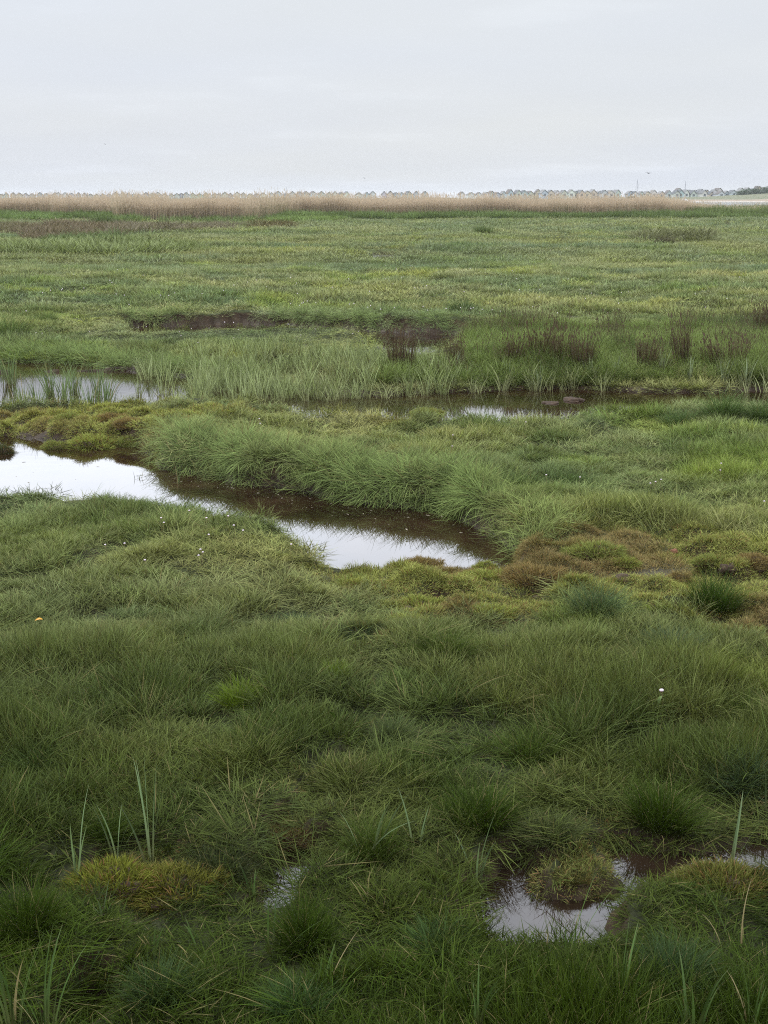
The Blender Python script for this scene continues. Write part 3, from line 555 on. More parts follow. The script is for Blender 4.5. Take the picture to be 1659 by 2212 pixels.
TUS = [(20,752,150,(.11,.155,.05),.8,'long grass mound cut by the left edge above the far channel'),(98,760,110,(.12,.165,.055),.6,'second long grass mound from the left edge above the far channel'),
 (660,2040,205,DK,1.2,'tall dark green tussock left of centre just below the left puddle'),
 (470,1900,180,(.032,.042,.014),.9,'dark hollow-bellied tussock directly left of the small left puddle'),
 (805,1850,190,MD,1.0,'rounded tussock between the left puddle and the brown moss patch above it'),
 (1035,1780,230,DK,.9,'broad dark tussock above the spiky four-bladed plant, centre right'),
 (1425,1835,240,DK,.95,'broad dark tussock overhanging the dark mud right of the large puddle'),
 (1190,1845,170,(.06,.075,.025),.7,'olive grey tussock just above the rusty moss mound in the puddle'),
 (1542,1310,165,(.045,.078,.014),1.15,'dense dark green tussock standing out of the yellow moss near the right edge'),
 (842,1205,100,(.045,.075,.018),1.2,'small dark tussock at the water edge where the near channel ends'),
 (760,1200,60,(.07,.10,.045),.9,'small tussock on the near bank beside the dark one at the channel end'),
 (722,1465,95,BR,1.1,'small bright green tussock below the brownish moss patch, left of centre'),
 (520,1525,140,BR,1.0,'bright yellow green tussock in the left half of the near meadow'),
 (960,1420,160,MD,.9,'leafy green tussock below the yellow moss in the centre'),
 (1290,1330,170,(.075,.11,.045),.95,'grey green tussock at the lower edge of the mossy patch, right of centre'),
 (1140,1640,190,MD,.85,'wide tussock in the middle of the lower right meadow'),
 (850,1600,150,GY,.75,'greyish tussock with a dark underside in the centre of the near meadow'),
 (60,2010,190,DK,1.2,'tall dark tussock on the lower left edge'),
 (90,1660,150,(.065,.10,.028),.9,'green tussock near the left edge at mid height of the near meadow'),
 (1455,2120,200,(.04,.07,.024),1.0,'dark tussock in the lower right corner below the large puddle'),
 (1610,1560,160,MD,.85,'tussock close to the right edge in the near meadow'),
 (780,1375,150,(.055,.08,.038),.7,'low dark tussock just under the yellow moss mounds'),
 (1450,1410,150,(.06,.09,.042),.75,'low dark tussock under the tall one in the right hand moss'),
 (640,1340,95,(.06,.09,.04),.7,'small dark tussock in the short turf left of the moss mounds'),
 (1140,975,80,(.09,.14,.045),.6,'small green tussock on the lawn above the channel bend'),
 (1470,920,120,(.085,.13,.045),.8,'left one of the long grass tussocks by the right edge below the far channel'),
 (1560,905,140,(.09,.14,.045),.95,'middle one of the long grass tussocks by the right edge below the far channel'),
 (1650,912,130,(.09,.135,.045),.9,'right one of the long grass tussocks by the right edge below the far channel'),
 (950,2060,200,(.042,.075,.022),.8,'low tussock at the foot of the large puddle, bottom centre'),
 (240,1830,150,DK,.8,'dark tussock behind the bright yellow moss mound on the left'),
 (1610,1700,200,(.045,.07,.03),.8,'dark tussock on the right edge above the water'),
 (350,2160,200,(.04,.07,.022),.8,'low tussock along the bottom edge left of centre'),
 (1120,1925,60,MD,.6,'small sprawling tuft standing in the left part of the large puddle'),
 (1215,1985,75,MD,.55,'small tuft leaning over the front edge of the large puddle'),
 (1290,1975,80,DK,.6,'small dark tuft at the right front edge of the large puddle'),
 (640,2190,200,(.04,.075,.02),.8,'low tussock along the bottom edge at the centre left')]
for k, (u, v, w_, c_, zs, lab) in enumerate(TUS):
    x, y, _ = gp(u, v); dist = math.hypot(math.hypot(x, y), CH); s = w_*dist/FP/.48
    put('grass_tussock', T_proto[k % 4], u, v, s, c_, lab, 'tussock', 'grass tussocks on the near marsh', zs=zs*1.0)
# far tufts
FT = [(1045,508,62,(.10,.14,.05),'dark round grass tuft on the far meadow right of centre'), (1437,530,60,(.12,.105,.08),'brownish twiggy tuft on the far meadow near the right'), (1572,487,14,(.10,.085,.06),'small brown weed standing before the reeds at the right'),
      (1000,676,90,(.095,.135,.05),'dark green tuft row start right of the distant pool bank'), (660,590,50,(.12,.155,.06),'small tuft on the pale far meadow left of centre')]
for k, (u, v, w_, c_, lab) in enumerate(FT):
    x, y, _ = gp(u, v); s = w_*math.hypot(y, CH)/FP/.48; put('grass_tuft', T_proto[k % 4], u, v, s, c_, lab, 'grass tuft', zs=.8 if k != 2 else 2.2)
# rush clumps with dark seed heads
RU = [(868,800,75,.42,'left-hand brown rush clump beside the distant pool'), (1168,800,80,.42,'first brown rush clump right of the middle of the far bank'), (1205,795,60,.40,'brown rush clump close against the first one right of the middle'),
      (1258,790,55,.42,'narrow brown rush clump between the paired clumps and the tall one'), (1475,790,52,.52,'tallest brown rush clump on the far bank, near the right'), (1565,795,95,.36,'wide brown rush clump near the right end of the far bank'),
      (1650,728,50,.5,'reddish brown rush clump cut by the right edge above the others'), (1395,800,60,.32,'short brown rush clump left of the tallest one'), (985,800,45,.33,'thin brown rush clump right of the pool clump'), (1110,795,50,.34,'short thin rush clump left of the paired clumps')]
for k, (u, v, w_, h_, lab) in enumerate(RU):
    me = clump('rush_clump', 190, .11, .28, .54, .0062, .16, .12, 3, M_rush, 700+k, plume=.5)
    x, y, _ = gp(u, v); s = w_*math.hypot(y, CH)/FP/.30; put('rush_clump', me, u, v, s, (.085,.06,.038), lab, 'rushes', 'brown rush clumps on the far bank', zs=h_/.47/s)
# sedge clumps standing apart in open water
SE = [(20,835),(52,868),(78,868),(112,862),(140,866),(160,860),(196,872),(212,862),(226,868)]
for k, (u, v) in enumerate(SE):
    me = clump('sedge_plant', 44, .085, .25, .48, .010, .16, .45, 5, M_sedge, 760+k, gauss=True)
    put('sedge_plant', me, u, v, .95, (.14,.19,.085), f"{['leftmost','second','third','fourth','fifth','sixth','seventh','eighth','ninth'][k]} sedge clump from the left standing in open water of the far channel", 'sedge', 'sedge clumps in the open water', z0=ZW-.03)
IR = [(1165,848,.36,'pale grey green iris clump standing in front of the mud by the far channel'),(985,836,.28,'iris clump at the water edge left of the big pale one'),(1100,838,.26,'small iris clump just left of the big pale one'),(1010,842,.24,'short iris shoots at the far water edge near the middle'),
      (1430,838,.34,'straw-based iris clump at the far water edge right of the mud'),(1490,846,.33,'iris clump beneath the tallest rush clump'),(1560,846,.32,'iris clump beneath the wide rush clump'),(1610,848,.36,'iris clump near the right edge of the far water'),(1330,840,.3,'iris clump between the mud and the straw-based clump'),(1275,840,.3,'iris clump directly right of the bare mud')]
for k, (u, v, h_, lab) in enumerate(IR):
    me = clump('iris_clump', 12, .05, .22, .44, .016, .2, .3, 4, M_sedge, 800+k, gauss=True)
    put('iris_clump', me, u, v, h_/.42, (.20,.24,.14), lab, 'iris', 'iris shoots along the far channel', z0=ZW-.03)
for k, (u, v, lab) in enumerate([(300,1040,'tiny green shoots alone in the open near channel'),(385,1050,'small shoots in the near channel just off the bank corner'),(440,1045,'thin shoots in the water under the left part of the overhanging bank'),(490,1048,'group of shoots in the water under the overhanging bank'),(525,1052,'right-hand shoots in the water under the overhanging bank'),(560,1056,'last faint shoots in the water under the overhanging bank')]):
    me = clump('water_shoots', 7, .04, .06, .16, .006, .2, .3, 4, M_sedge, 830+k, gauss=True)
    put('water_shoots', me, u, v, .7 if k == 0 else 1.1, (.09,.12,.05), lab, 'shoots', 'shoots in the near channel', z0=ZW-.02)
# broad-bladed plants in the foreground
FG = [(325,1865,.34,6,.35,'tall broad blade plant leaning right above the yellow moss mound'),(255,1870,.22,5,.5,'spreading broad blade plant at the back of the yellow moss mound'),(165,1905,.26,5,.4,'blue green blade plant left of the yellow moss mound'),(225,1990,.12,4,.7,'short plant with a folded blade in the peat hollow'),
      (1030,1935,.24,7,.55,'spiky plant with four pale blades at the left end of the large puddle'),(800,1850,.22,6,.6,'thin pale blades leaning over at the centre tussock foot'),(900,1830,.2,4,.3,'upright pale blades right of the centre tussock'),(1575,1860,.26,4,.9,'long blades leaning left out of the water at the right'),
      (1650,1800,.24,4,.2,'upright blades at the right edge above the water'),(1230,2080,.24,6,.4,'dark blades in front of the large puddle'),(1590,2050,.22,5,.3,'dark blades right of the large puddle front'),(330,2080,.12,5,.3,'short stubby blades at the peat hollow, left'),(440,2060,.12,5,.3,'short stubby blades at the peat hollow, right'),
      (30,2230,.3,12,.25,'thick stand of upright blades in the bottom left corner'),(100,2260,.28,12,.25,'second stand of upright blades beside the bottom left corner'),(170,2200,.22,7,.3,'upright blades right of the bottom left stands'),(1500,2260,.22,10,.3,'upright blades at the bottom right edge'),(1620,2250,.22,8,.3,'upright blades in the bottom right corner'),
      (1030,2250,.2,9,.4,'upright blades at the bottom edge right of the middle'),(580,2060,.2,6,.8,'arching blades left of the tall dark tussock'),(700,2140,.16,6,.4,'green blades under the tall dark tussock'),(1340,2180,.2,8,.35,'blades left of the dark lower right tussock'),(545,1950,.12,5,.1,'stiff short reed stubs left of the small puddle')]
for k, (u, v, h_, nb_, ln, lab) in enumerate(FG):
    me = clump('blade_plant', nb_, .025, h_*.6, h_*1.05, .0065, ln*.6, .5, 7, M_sedge, 860+k, gauss=True)
    put('blade_plant', me, u, v, 1.0, (.06,.10,.028) if k > 8 else (.12,.17,.08), lab, 'plant', 'broad-bladed plants in the foreground')
# ------------------------------------------------------------------ hummocks, clods, leaf
M_clod = simple('peat_clod', (.06,.04,.028), .9, .2, .5, 30)
def lump(name, r, zs, seed):
    n, m_ = 20, 10; v = []; f = []
    for i in range(m_):
        a = (i/(m_-1))*math.pi/2*1.15
        for j in range(n):
            b = 2*math.pi*j/n; d = Vector((math.sin(a)*math.cos(b), math.sin(a)*math.sin(b), math.cos(a)))
            q = 1+.95*(float(fbm(np.array([d.x*2.3+seed]), np.array([d.y*2.3+d.z*3+seed]), 3, 3)[0])-.5)
            v.append((d.x*r*q, d.y*r*q, d.z*r*zs*q))
    for i in range(m_-1): f += [(i*n+j, i*n+(j+1) % n, (i+1)*n+(j+1) % n, (i+1)*n+j) for j in range(n)]
    me = bpy.data.meshes.new(name); me.from_pydata(v, [], [tuple(q[::-1]) for q in f]); me.update()
    for p_ in me.polygons: p_.use_smooth = True
    return me
def moss_hump(seed, r, zs):     # a dome of peat covered with tiny blades, one mesh for the growth
    r_ = np.random.default_rng(int(seed*10)); n = int(3600); a = np.arccos(1-r_.random(n)*.98); b = r_.random(n)*2*np.pi
    d = np.stack([np.sin(a)*np.cos(b), np.sin(a)*np.sin(b), np.cos(a)], -1)
    q = 1+.95*(fbm(d[:, 0]*2.3+seed, d[:, 1]*2.3+d[:, 2]*3+seed, 3, 3)-.5)
    base = d*np.array([r, r, r*zs])*q[:, None]*.97; nrm = d+r_.normal(0, .45, (n, 3)); nrm[:, 2] += .5; nrm /= np.linalg.norm(nrm, axis=1)[:, None]
    L_ = (.012+.030*r_.random(n))[:, None]; side = np.cross(nrm, r_.normal(0, 1, (n, 3))); side /= np.linalg.norm(side, axis=1)[:, None]; side *= .0011
    mid = base+nrm*L_*.6; tip = base+nrm*L_+np.stack([nrm[:, 0], nrm[:, 1], -.3+0*a], -1)*L_*.25
    V = np.concatenate([base-side, base+side, mid-side*.8, mid+side*.8, tip]); k = np.arange(n)
    me = mesh_np('moss_growth', V, [np.stack([k, k+n, k+3*n, k+2*n], -1), np.stack([k+2*n, k+3*n, k+4*n], -1)])
    rv = r_.random(n); fattr(me, 'tt', np.concatenate([0*rv+.15, 0*rv+.15, 0*rv+.6, 0*rv+.6, 0*rv+1])); fattr(me, 'rv', np.tile(rv, 5)); me.materials.append(M_moss); return me
YG = (.27,.30,.078); OR = (.25,.19,.08); OL = (.23,.26,.075)
HU = [(200,958,80,.6,YG,'large mossy hummock with a bare peat front in the water of the left channel'),(118,950,40,.7,OL,'small hummock left of the large bare-fronted one'),(268,962,52,.6,OL,'hummock right of the large bare-fronted one at the channel edge'),(2,978,44,.7,(.08,.09,.04),'dark hummock cut by the left edge of the channel'),
 (240,905,55,.5,OR,'rusty hummock on the mossy bar behind the large one'),(285,915,46,.55,OR,'second rusty hummock on the mossy bar, to the right'),(60,912,60,.45,OL,'low green hummock at the left of the mossy bar'),(330,898,70,.4,YG,'yellowish hummock at the back of the mossy bar'),(150,905,50,.5,OL,'low hummock in the middle of the mossy bar'),(395,902,55,.35,YG,'flat hummock at the right end of the mossy bar'),
 (925,895,52,.4,OL,'lone brown green hummock at the near edge of the far channel'),(912,1225,80,.55,OR,'brown hummock right of the dark tussock at the channel end'),(1045,1228,56,.6,YG,'rounded yellow hummock below the tip of the near channel'),(775,1255,105,.45,OL,'hummock with dark underside left of the moss patch'),
 (905,1285,120,.5,YG,'big yellow hummock with a dark peat front in the middle of the moss patch'),(1060,1250,90,.4,YG,'flat yellow hummock in the centre of the moss patch'),(1150,1250,115,.5,OR,'large rusty hummock in the centre of the moss patch'),(1280,1195,100,.45,OL,'olive hummock at the upper edge of the moss patch'),(1345,1215,70,.4,YG,'yellowish hummock right of the olive one'),
 (1462,1255,55,.8,OR,'round dark brown hummock like a ball in the right half of the moss patch'),(885,1345,85,.4,YG,'yellow hummock with bare crumbly top at the lower left of the moss patch'),(1055,1325,90,.4,YG,'yellow hummock at the lower middle of the moss patch'),(1620,1215,75,.5,OR,'rusty hummock at the right edge of the moss patch'),(1535,1210,60,.4,OL,'low hummock left of the rusty right edge one'),
 (1605,1375,100,.5,OL,'hummock with a dark hole beneath it on the right edge'),(1520,1360,70,.4,OL,'small hummock left of the one with the dark hole'),(1235,1890,62,.1,(.10,.10,.03),'rusty topped moss mound rising beside the large puddle'),(1560,1915,160,.25,(.12,.125,.03),'yellow moss mound at the right of the large puddle'),(250,1915,150,.5,(.17,.185,.03),'bright yellow moss mound in the left foreground'),(385,1920,160,.42,(.15,.15,.03),'longer yellow brown moss mound joined to the right of the bright one'),(622,1800,80,.45,(.13,.10,.045),'small rusty moss mound above the left puddle')]
for k, (u, v, w_, zs, c_, lab) in enumerate(HU):
    x, y, _ = gp(u, v); z = 0
    for _ in range(4): z = max(ground_z(x, y), ZW if y > 4.5 else ZP); x, y, _ = gp(u, v, z)
    r = w_*(.56 if v < 1100 or v > 1500 else .46)*math.hypot(y, CH)/FP; s = .1; z = min(z, max(ground_z(x, y), ZW if y > 4.5 else ZP))-.32*r*zs-.008
    root = bpy.data.objects.new('moss_hummock', None); C.objects.link(root); root.location = (x, y, z); tag(root, lab, 'hummock', 'moss hummocks')
    k_ = k % 5; sc = r/s
    pe = link('peat_core', lump('peat_core', s*.96, zs*1.1, k_*3.7), M_clod, root); ex = 1+.45*float(_h(np.int64(k), np.int64(7), 3)); pe.scale = (sc*ex, sc*.85, sc); pass
    mg = link('moss_growth', moss_hump(k_*3.7, s, zs*1.1), None, root); mg['col'] = [*c_]; mg.scale = (sc*ex, sc*.85, sc)
for k, (u, v, w_, zs, lab) in enumerate([(518,897,32,.7,'dark upturned peat clod on the lawn between the two channels'),(1572,1222,42,.6,'black peat clod in the right part of the moss patch'),(1345,1235,46,.5,'low black peat clod below the upper edge of the moss patch'),(1175,1262,46,.5,'black peat clod beside the large rusty hummock'),(592,900,26,.35,'flat brown peat scrap right of the upturned clod'),(875,1300,50,.4,'dark peat edge below the big yellow hummock'),(1240,832,50,.35,'flat muddy clod at the far water edge right of the pale iris clump'),(1190,838,40,.3,'small pale mud clod beside the pale iris clump')]):
    x, y, _ = gp(u, v); r = w_*.5*math.hypot(y, CH)/FP; o = link('peat_clod', lump('peat_clod', r, zs, 50+k*2.1), M_clod, None, (x, y, max(ground_z(x, y), ZW)-.01)); tag(o, lab, 'clod', 'peat clods')
M_red = simple('rusty_stone', (.22,.10,.06), .8, .2, .3, 60)
x, y, _ = gp(1457, 1172); tag(link('stone', lump('stone', .02, .8, 9.3), M_red, None, (x, y, ground_z(x, y)+.01)), 'small reddish brown stone on top of the moss near the right', 'stone')
def leafmesh(L_, wd):
    mb = MB(); n = 8; v = []; 
    for i in range(n+1):
        t_ = i/n; w_ = wd*math.sin(math.pi*min(1, t_*.97+.02))**.7; z = .25*L_*math.sin(t_*2.6); v += [(t_*L_, -w_, z+w_*.3), (t_*L_, 0, z), (t_*L_, w_, z+w_*.3)]
    f = []
    for i in range(n): f += [(3*i, 3*i+3, 3*i+4, 3*i+1), (3*i+1, 3*i+4, 3*i+5, 3*i+2)]
    return mb.poly(v, f).mesh('leaf', True)
M_leafy = simple('yellow_leaf', (.55,.27,.02), .5, .3, .25, 60); M_leafg = simple('dock_leaf', (.08,.13,.02), .45, .4, .2, 50)
x, y, _ = gp(78, 1384); tag(link('fallen_leaf', leafmesh(.03, .0065), M_leafy, None, (x, y, ground_z(x, y)+.085), (.3, 0, .2)), 'single orange yellow fallen leaf lying on the turf at the left', 'leaf')
for k, (u, v, lab) in enumerate([(724,1590,'bright lime dock leaf upright in the grass left of the grey tussock'),(1420,1555,'bright lime dock leaf below the pink flower on the right'),(1010,1560,'lime leaf in the centre of the near meadow'),(1180,1535,'pale grey green leaf lying slanted above the meadow centre'),(786,775,'small lime leaf among the sedge of the far channel')]):
    x, y, _ = gp(u, v); o = link('dock_leaf', leafmesh(.032, .006), M_leafg, None, (x, y, ground_z(x, y)+.06), (random.random(), -.7, random.random()*6)); tag(o, lab, 'leaf', 'dock leaves')
# ------------------------------------------------------------------ thrift flowers
M_pet = simple('thrift_petals', (.78,.68,.74), .7, .2, .12, 90); M_stem = simple('thrift_stem', (.22,.17,.09), .6, .3); M_cal = simple('thrift_calyx', (.35,.17,.13), .7, .2)
def thrift_meshes(seed):
    r = random.Random(seed); mb = MB(); n = 34
    for i in range(n):
        a = math.acos(1-.98*(i+.5)/n*1.0); b = i*2.39996; d = Vector((math.sin(a)*math.cos(b), math.sin(a)*math.sin(b), math.cos(a)*.75+.1))
        c_ = d*.0085; t_ = d.orthogonal().normalized(); s_ = d.cross(t_); w_ = .0030
        mb.poly([tuple(c_-t_*w_), tuple(c_+s_*w_+d*.001), tuple(c_+t_*w_), tuple(c_-s_*w_+d*.001), tuple(c_+d*.0028)], [(0,1,4),(1,2,4),(2,3,4),(3,0,4)])
    head = mb.mesh('flower_head'); cal = MB().tube([(0,0,-.009),(0,0,-.004),(0,0,.001)], [.0018,.0055,.0078], 8).mesh('calyx', True)
    h_ = .15; bend = r.uniform(-.02, .02)
    stem = MB().tube([(0,0,-h_),(bend*.4,bend*.2,-h_*.6),(bend*.5,0,-h_*.3),(0,0,-.006)], .0011, 5).mesh('stem', True)
    for m_, q in ((head, M_pet), (cal, M_cal), (stem, M_stem)): m_.materials.append(q)
    return head, cal, stem
TH = [thrift_meshes(i) for i in range(5)]
ORD = ['first','second','third','fourth','fifth','sixth','seventh','eighth','ninth','tenth','eleventh','twelfth','thirteenth','fourteenth','fifteenth','sixteenth','seventeenth','eighteenth','nineteenth','twentieth']
TENS = {20:'twenty',30:'thirty',40:'forty',50:'fifty'}
def ordn(i):
    if i < 20: return ORD[i]
    d_, m_ = divmod(i+1, 10); return {2:'twentieth',3:'thirtieth',4:'fortieth',5:'fiftieth'}[d_] if m_ == 0 else TENS[d_*10]+'-'+ORD[m_-1]
FLW = {'on the near left bank below the channel': [(409,1103),(348,1119),(354,1129),(446,1119),(493,1115),(505,1135),(525,1146),(451,1155),(629,1176),(438,1193),(429,1200),(433,1187),(313,1210),(227,1177),(269,1174)],
 'on the lawn right of the channel': [(1180,1026),(1253,1031),(1558,1001),(1556,1016),(1405,1044),(1416,1041),(1428,1036),(1651,1083),(1136,912),(978,940),(977,964),(560,905),(562,915)],
 'on the turf strip left of the distant pool': [(505,730),(641,728),(650,724),(652,733),(612,733),(762,721),(774,717),(299,707),(316,706),(78,719),(91,720),(388,716),(391,725),(414,710),(452,709),(515,712),(681,711),(141,745),(193,716),(199,750),(428,740)],
 'among the rushes of the far bank': [(1313,676),(1132,748),(1116,759),(1058,777),(1640,732),(1643,761),(924,680),(1220,700)]}
fk = 0
def flower(u, v, lab, sc=1.0):
    global fk
    hgt = .12; x, y, _ = gp(u, v, hgt); z = ground_z(x, y); x, y, _ = gp(u, v, max(z, ZW)+hgt)
    root = bpy.data.objects.new('thrift_flower', None); C.objects.link(root); root.location = (x, y, max(z, ZW)); root.scale = (sc,)*3
    tag(root, lab, 'flower', 'pale thrift flowers'); hd = TH[fk % 5]; fk += 1
    for nm, me in zip(('flower_head', 'calyx', 'stem'), hd):
        o = bpy.data.objects.new(nm, me); C.objects.link(o); o.parent = root; o.location = (0, 0, hgt/sc)
    
for place, ps in FLW.items():
    ps = sorted(ps)
    for i, (u, v) in enumerate(ps): flower(u, v, f'pale thrift flower {place}, {ordn(i)} from the left', .5 if v > 1000 else (.52 if v > 850 else .55))
flower(1429, 1492, 'single pink white thrift flower low in the near meadow on the right', .75)
# scum and bits of straw floating on the near channel
x, y = fill([(360,1000),(700,1060),(1000,1110),(1100,1170),(900,1150),(640,1100),(360,1040)], 90, ZW); x2_, y2_ = fill([(-100,940),(330,970),(360,1060),(-100,1060)], 10, ZW); x = np.concatenate([x, x2_]); y = np.concatenate([y, y2_])
k = sdist(x, y, CH_A) < -.03; x, y = x[k], y[k]; n = len(x); fm = bpy.data.meshes.new('floating_fleck'); fm.from_pydata([(-.006,-.002,0),(.007,-.0015,0),(.005,.0025,0),(-.004,.003,0),(0,0,.0015)], [], [(0,1,4),(1,2,4),(2,3,4),(3,0,4)]); fm.materials.append(simple('dry_scum', (.34,.30,.22), .8, .2))
s_ = .4+1.1*rng.random(n)**3; scatter('floating_scum', np.stack([x, y, np.full(n, ZW+.001)], -1), np.zeros(n), rng.random(n)*6, np.stack([s_*(.6+1.5*rng.random(n)), s_, s_], -1), np.ones((n, 3)), [fm], 'small pale flecks of scum and straw floating on the near channel', 'scum')
# distant specks of the same flower
n = 520; x = (rng.random(n)*2-1)*.3; y = 19+rng.random(n)**1.2*26; n = 300; x = x[:n]; y = y[:n]; x = x*y; k = fbm(x*.4, y*.25, 77) > .5; x, y = x[k], y[k]; n = len(x)
pm = bpy.data.meshes.new('flower_speck'); pm.from_pydata([(0,0,.1),(.009,0,.108),(0,.009,.108),(-.009,0,.108),(0,-.009,.108),(0,0,.122)], [], [(0,2,1),(0,3,2),(0,4,3),(0,1,4),(1,2,5),(2,3,5),(3,4,5),(4,1,5)]); pm.materials.append(M_pet)
scatter('distant_flowers', np.stack([x, y, height(x, y)], -1), np.zeros(n), rng.random(n)*6, np.stack([np.full(n, 1.0)]*3, -1), np.ones((n, 3)), [pm], 'scattered white specks of tiny flowers on the far meadow', 'flowers')
# ------------------------------------------------------------------ beach huts on the spit
M_wall = objcol('painted_boards'); M_roof = objcol('roof_felt', .85); M_door = objcol('door_paint'); M_glass = simple('hut_window', (.10,.12,.14), .15, .5)
def hut(x, y, z, w_, h_, dp, wall, roof, lab, big, kind=0):
    rt = bpy.data.objects.new('beach_hut', None); C.objects.link(rt); rt.location = (x, y, z); rt.rotation_euler.z = random.uniform(-.1, .1)+.16
    tag(rt, lab, 'beach hut', 'gabled beach huts along the spit'); e = h_*.58; a = w_/2
    b = MB().poly([(-a,0,-.6),(a,0,-.6),(a,0,e),(0,0,h_-.06),(-a,0,e),(-a,dp,-.6),(a,dp,-.6),(a,dp,e),(0,dp,h_-.06),(-a,dp,e)], [(0,1,2,3,4),(9,8,7,6,5),(0,5,6,1),(1,6,7,2),(4,9,5,0),(2,7,8,3),(3,8,9,4)]).build('wall', M_wall, rt); b['col'] = [*wall]
    o_ = .22; sl_ = (h_-e)/a; ze = e-o_*sl_; th_ = .09
    r_ = MB().poly([(-a-o_,-.4,ze),(0,-.4,h_),(a+o_,-.4,ze),(-a-o_,-.4,ze+th_),(0,-.4,h_+th_),(a+o_,-.4,ze+th_),(-a-o_,dp+.2,ze),(0,dp+.2,h_),(a+o_,dp+.2,ze),(-a-o_,dp+.2,ze+th_),(0,dp+.2,h_+th_),(a+o_,dp+.2,ze+th_)],
      [(0,1,4,3),(1,2,5,4),(6,9,10,7),(7,10,11,8),(3,4,10,9),(4,5,11,10),(0,6,7,1),(1,7,8,2),(0,3,9,6),(2,8,11,5)]).build('roof', M_roof, rt); r_['col'] = [*roof]
    if big:
        d_ = MB().box(-.55, .55, -.05, -.003, -.1, e*.95).build('door', M_door, rt); d_['col'] = [q*.72 for q in wall]
        MB().box(-.45, .45, -.09, -.052, e*.35, e*.8).build('window', M_glass, d_)
WC = [('white',(.74,.74,.72)),('cream',(.70,.65,.52)),('pale grey',(.52,.55,.56)),('pale blue',(.46,.55,.60)),('pale green',(.52,.58,.53)),('off-white',(.66,.66,.64)),('pale beige',(.60,.53,.42)),('light grey',(.58,.60,.62))]
RC = [(.10,.11,.12),(.15,.155,.16),(.20,.20,.20),(.13,.115,.11)]
def px3(cx): return 1095+cx*.34
rx = [px3(q) for q in (25,75,112,150,200,240,280,320,365,410,440,475,510,550,590,622,663,705)]
rx2 = [px3(q) for q in (785,815,855,893,935,985,1030,1080,1105,1140,1185,1215,1255,1300,1340,1362,1395,1440,1490,1530,1570,1600,1640,1680)]
l1 = [q*.34 for q in (8,40,85,125,163,205,255,297,350,372,415,457,500,537,575,615,655,692,735,780,815,850,885,928,968,1005,1045,1090,1125,1155,1185,1225,1270,1310,1365,1390,1430,1465,1508,1548,1590,1632)]
l2 = [531+q*.34 for q in (27,67,113,163,208,260,297,345,385,430,482,530,568,610,643,720,770,808,880,920,957,991,1038,1085,1140,1375,1432,1483,1530,1565,1600,1640)]
l2 = [q for q in l2 if q > l1[-1]+6]; rx = [q for q in rx if q > l2[-1]+5]
def row(us, D, base, h_, where, fromright=False, big=False, seed=0):
    r = random.Random(seed); us = sorted(us); n_ = len(us)
    for i, u in enumerate(us):
        cn, cc_ = r.choice(WC); d_ = (D(u) if callable(D) else D)+r.uniform(-6, 6); x, y = (u-PW/2)/FP*d_*1.0, d_
        dep = y/ (1); x = (u-PW/2)/FP*(y*math.cos(PITCH)+CH*math.sin(PITCH)); z = base(u) if callable(base) else base
        hut(x, y, z, r.uniform(2.1, 3.3), h_*r.uniform(.82, 1.15), 4.2, tuple(q*r.uniform(.93, 1.05) for q in cc_), r.choice(RC), f"{cn} beach hut, {ordn(n_-1-i if fromright else i)} from the {'right' if fromright else 'left'} in the {where}", big)
row(l1, lambda u: 660-.05*u, lambda u: float(np.interp(u, [0, 560], [.7, .9])), 2.5, 'left run', seed=1)
row(l2, lambda u: 640-.04*u, lambda u: float(np.interp(u, [560, 1090], [.9, 1.1])), 2.7, 'middle run', seed=2)
row(rx, 590, 1.15, 3.05, 'run left of the gap', big=True, seed=3)
row(rx2, 590, lambda u: float(np.interp(u, [1360, 1560, 1600, 1659], [1.1, 1.2, 1.9, 3.1])), 2.9, 'run right of the gap', fromright=True, big=True, seed=4)
row([q for q in (px3(1095),px3(1125),px3(1160),px3(1200),px3(1235),px3(1270),px3(1320),px3(1350))], 606, 1.9, 2.9, 'second row behind', big=True, seed=5)
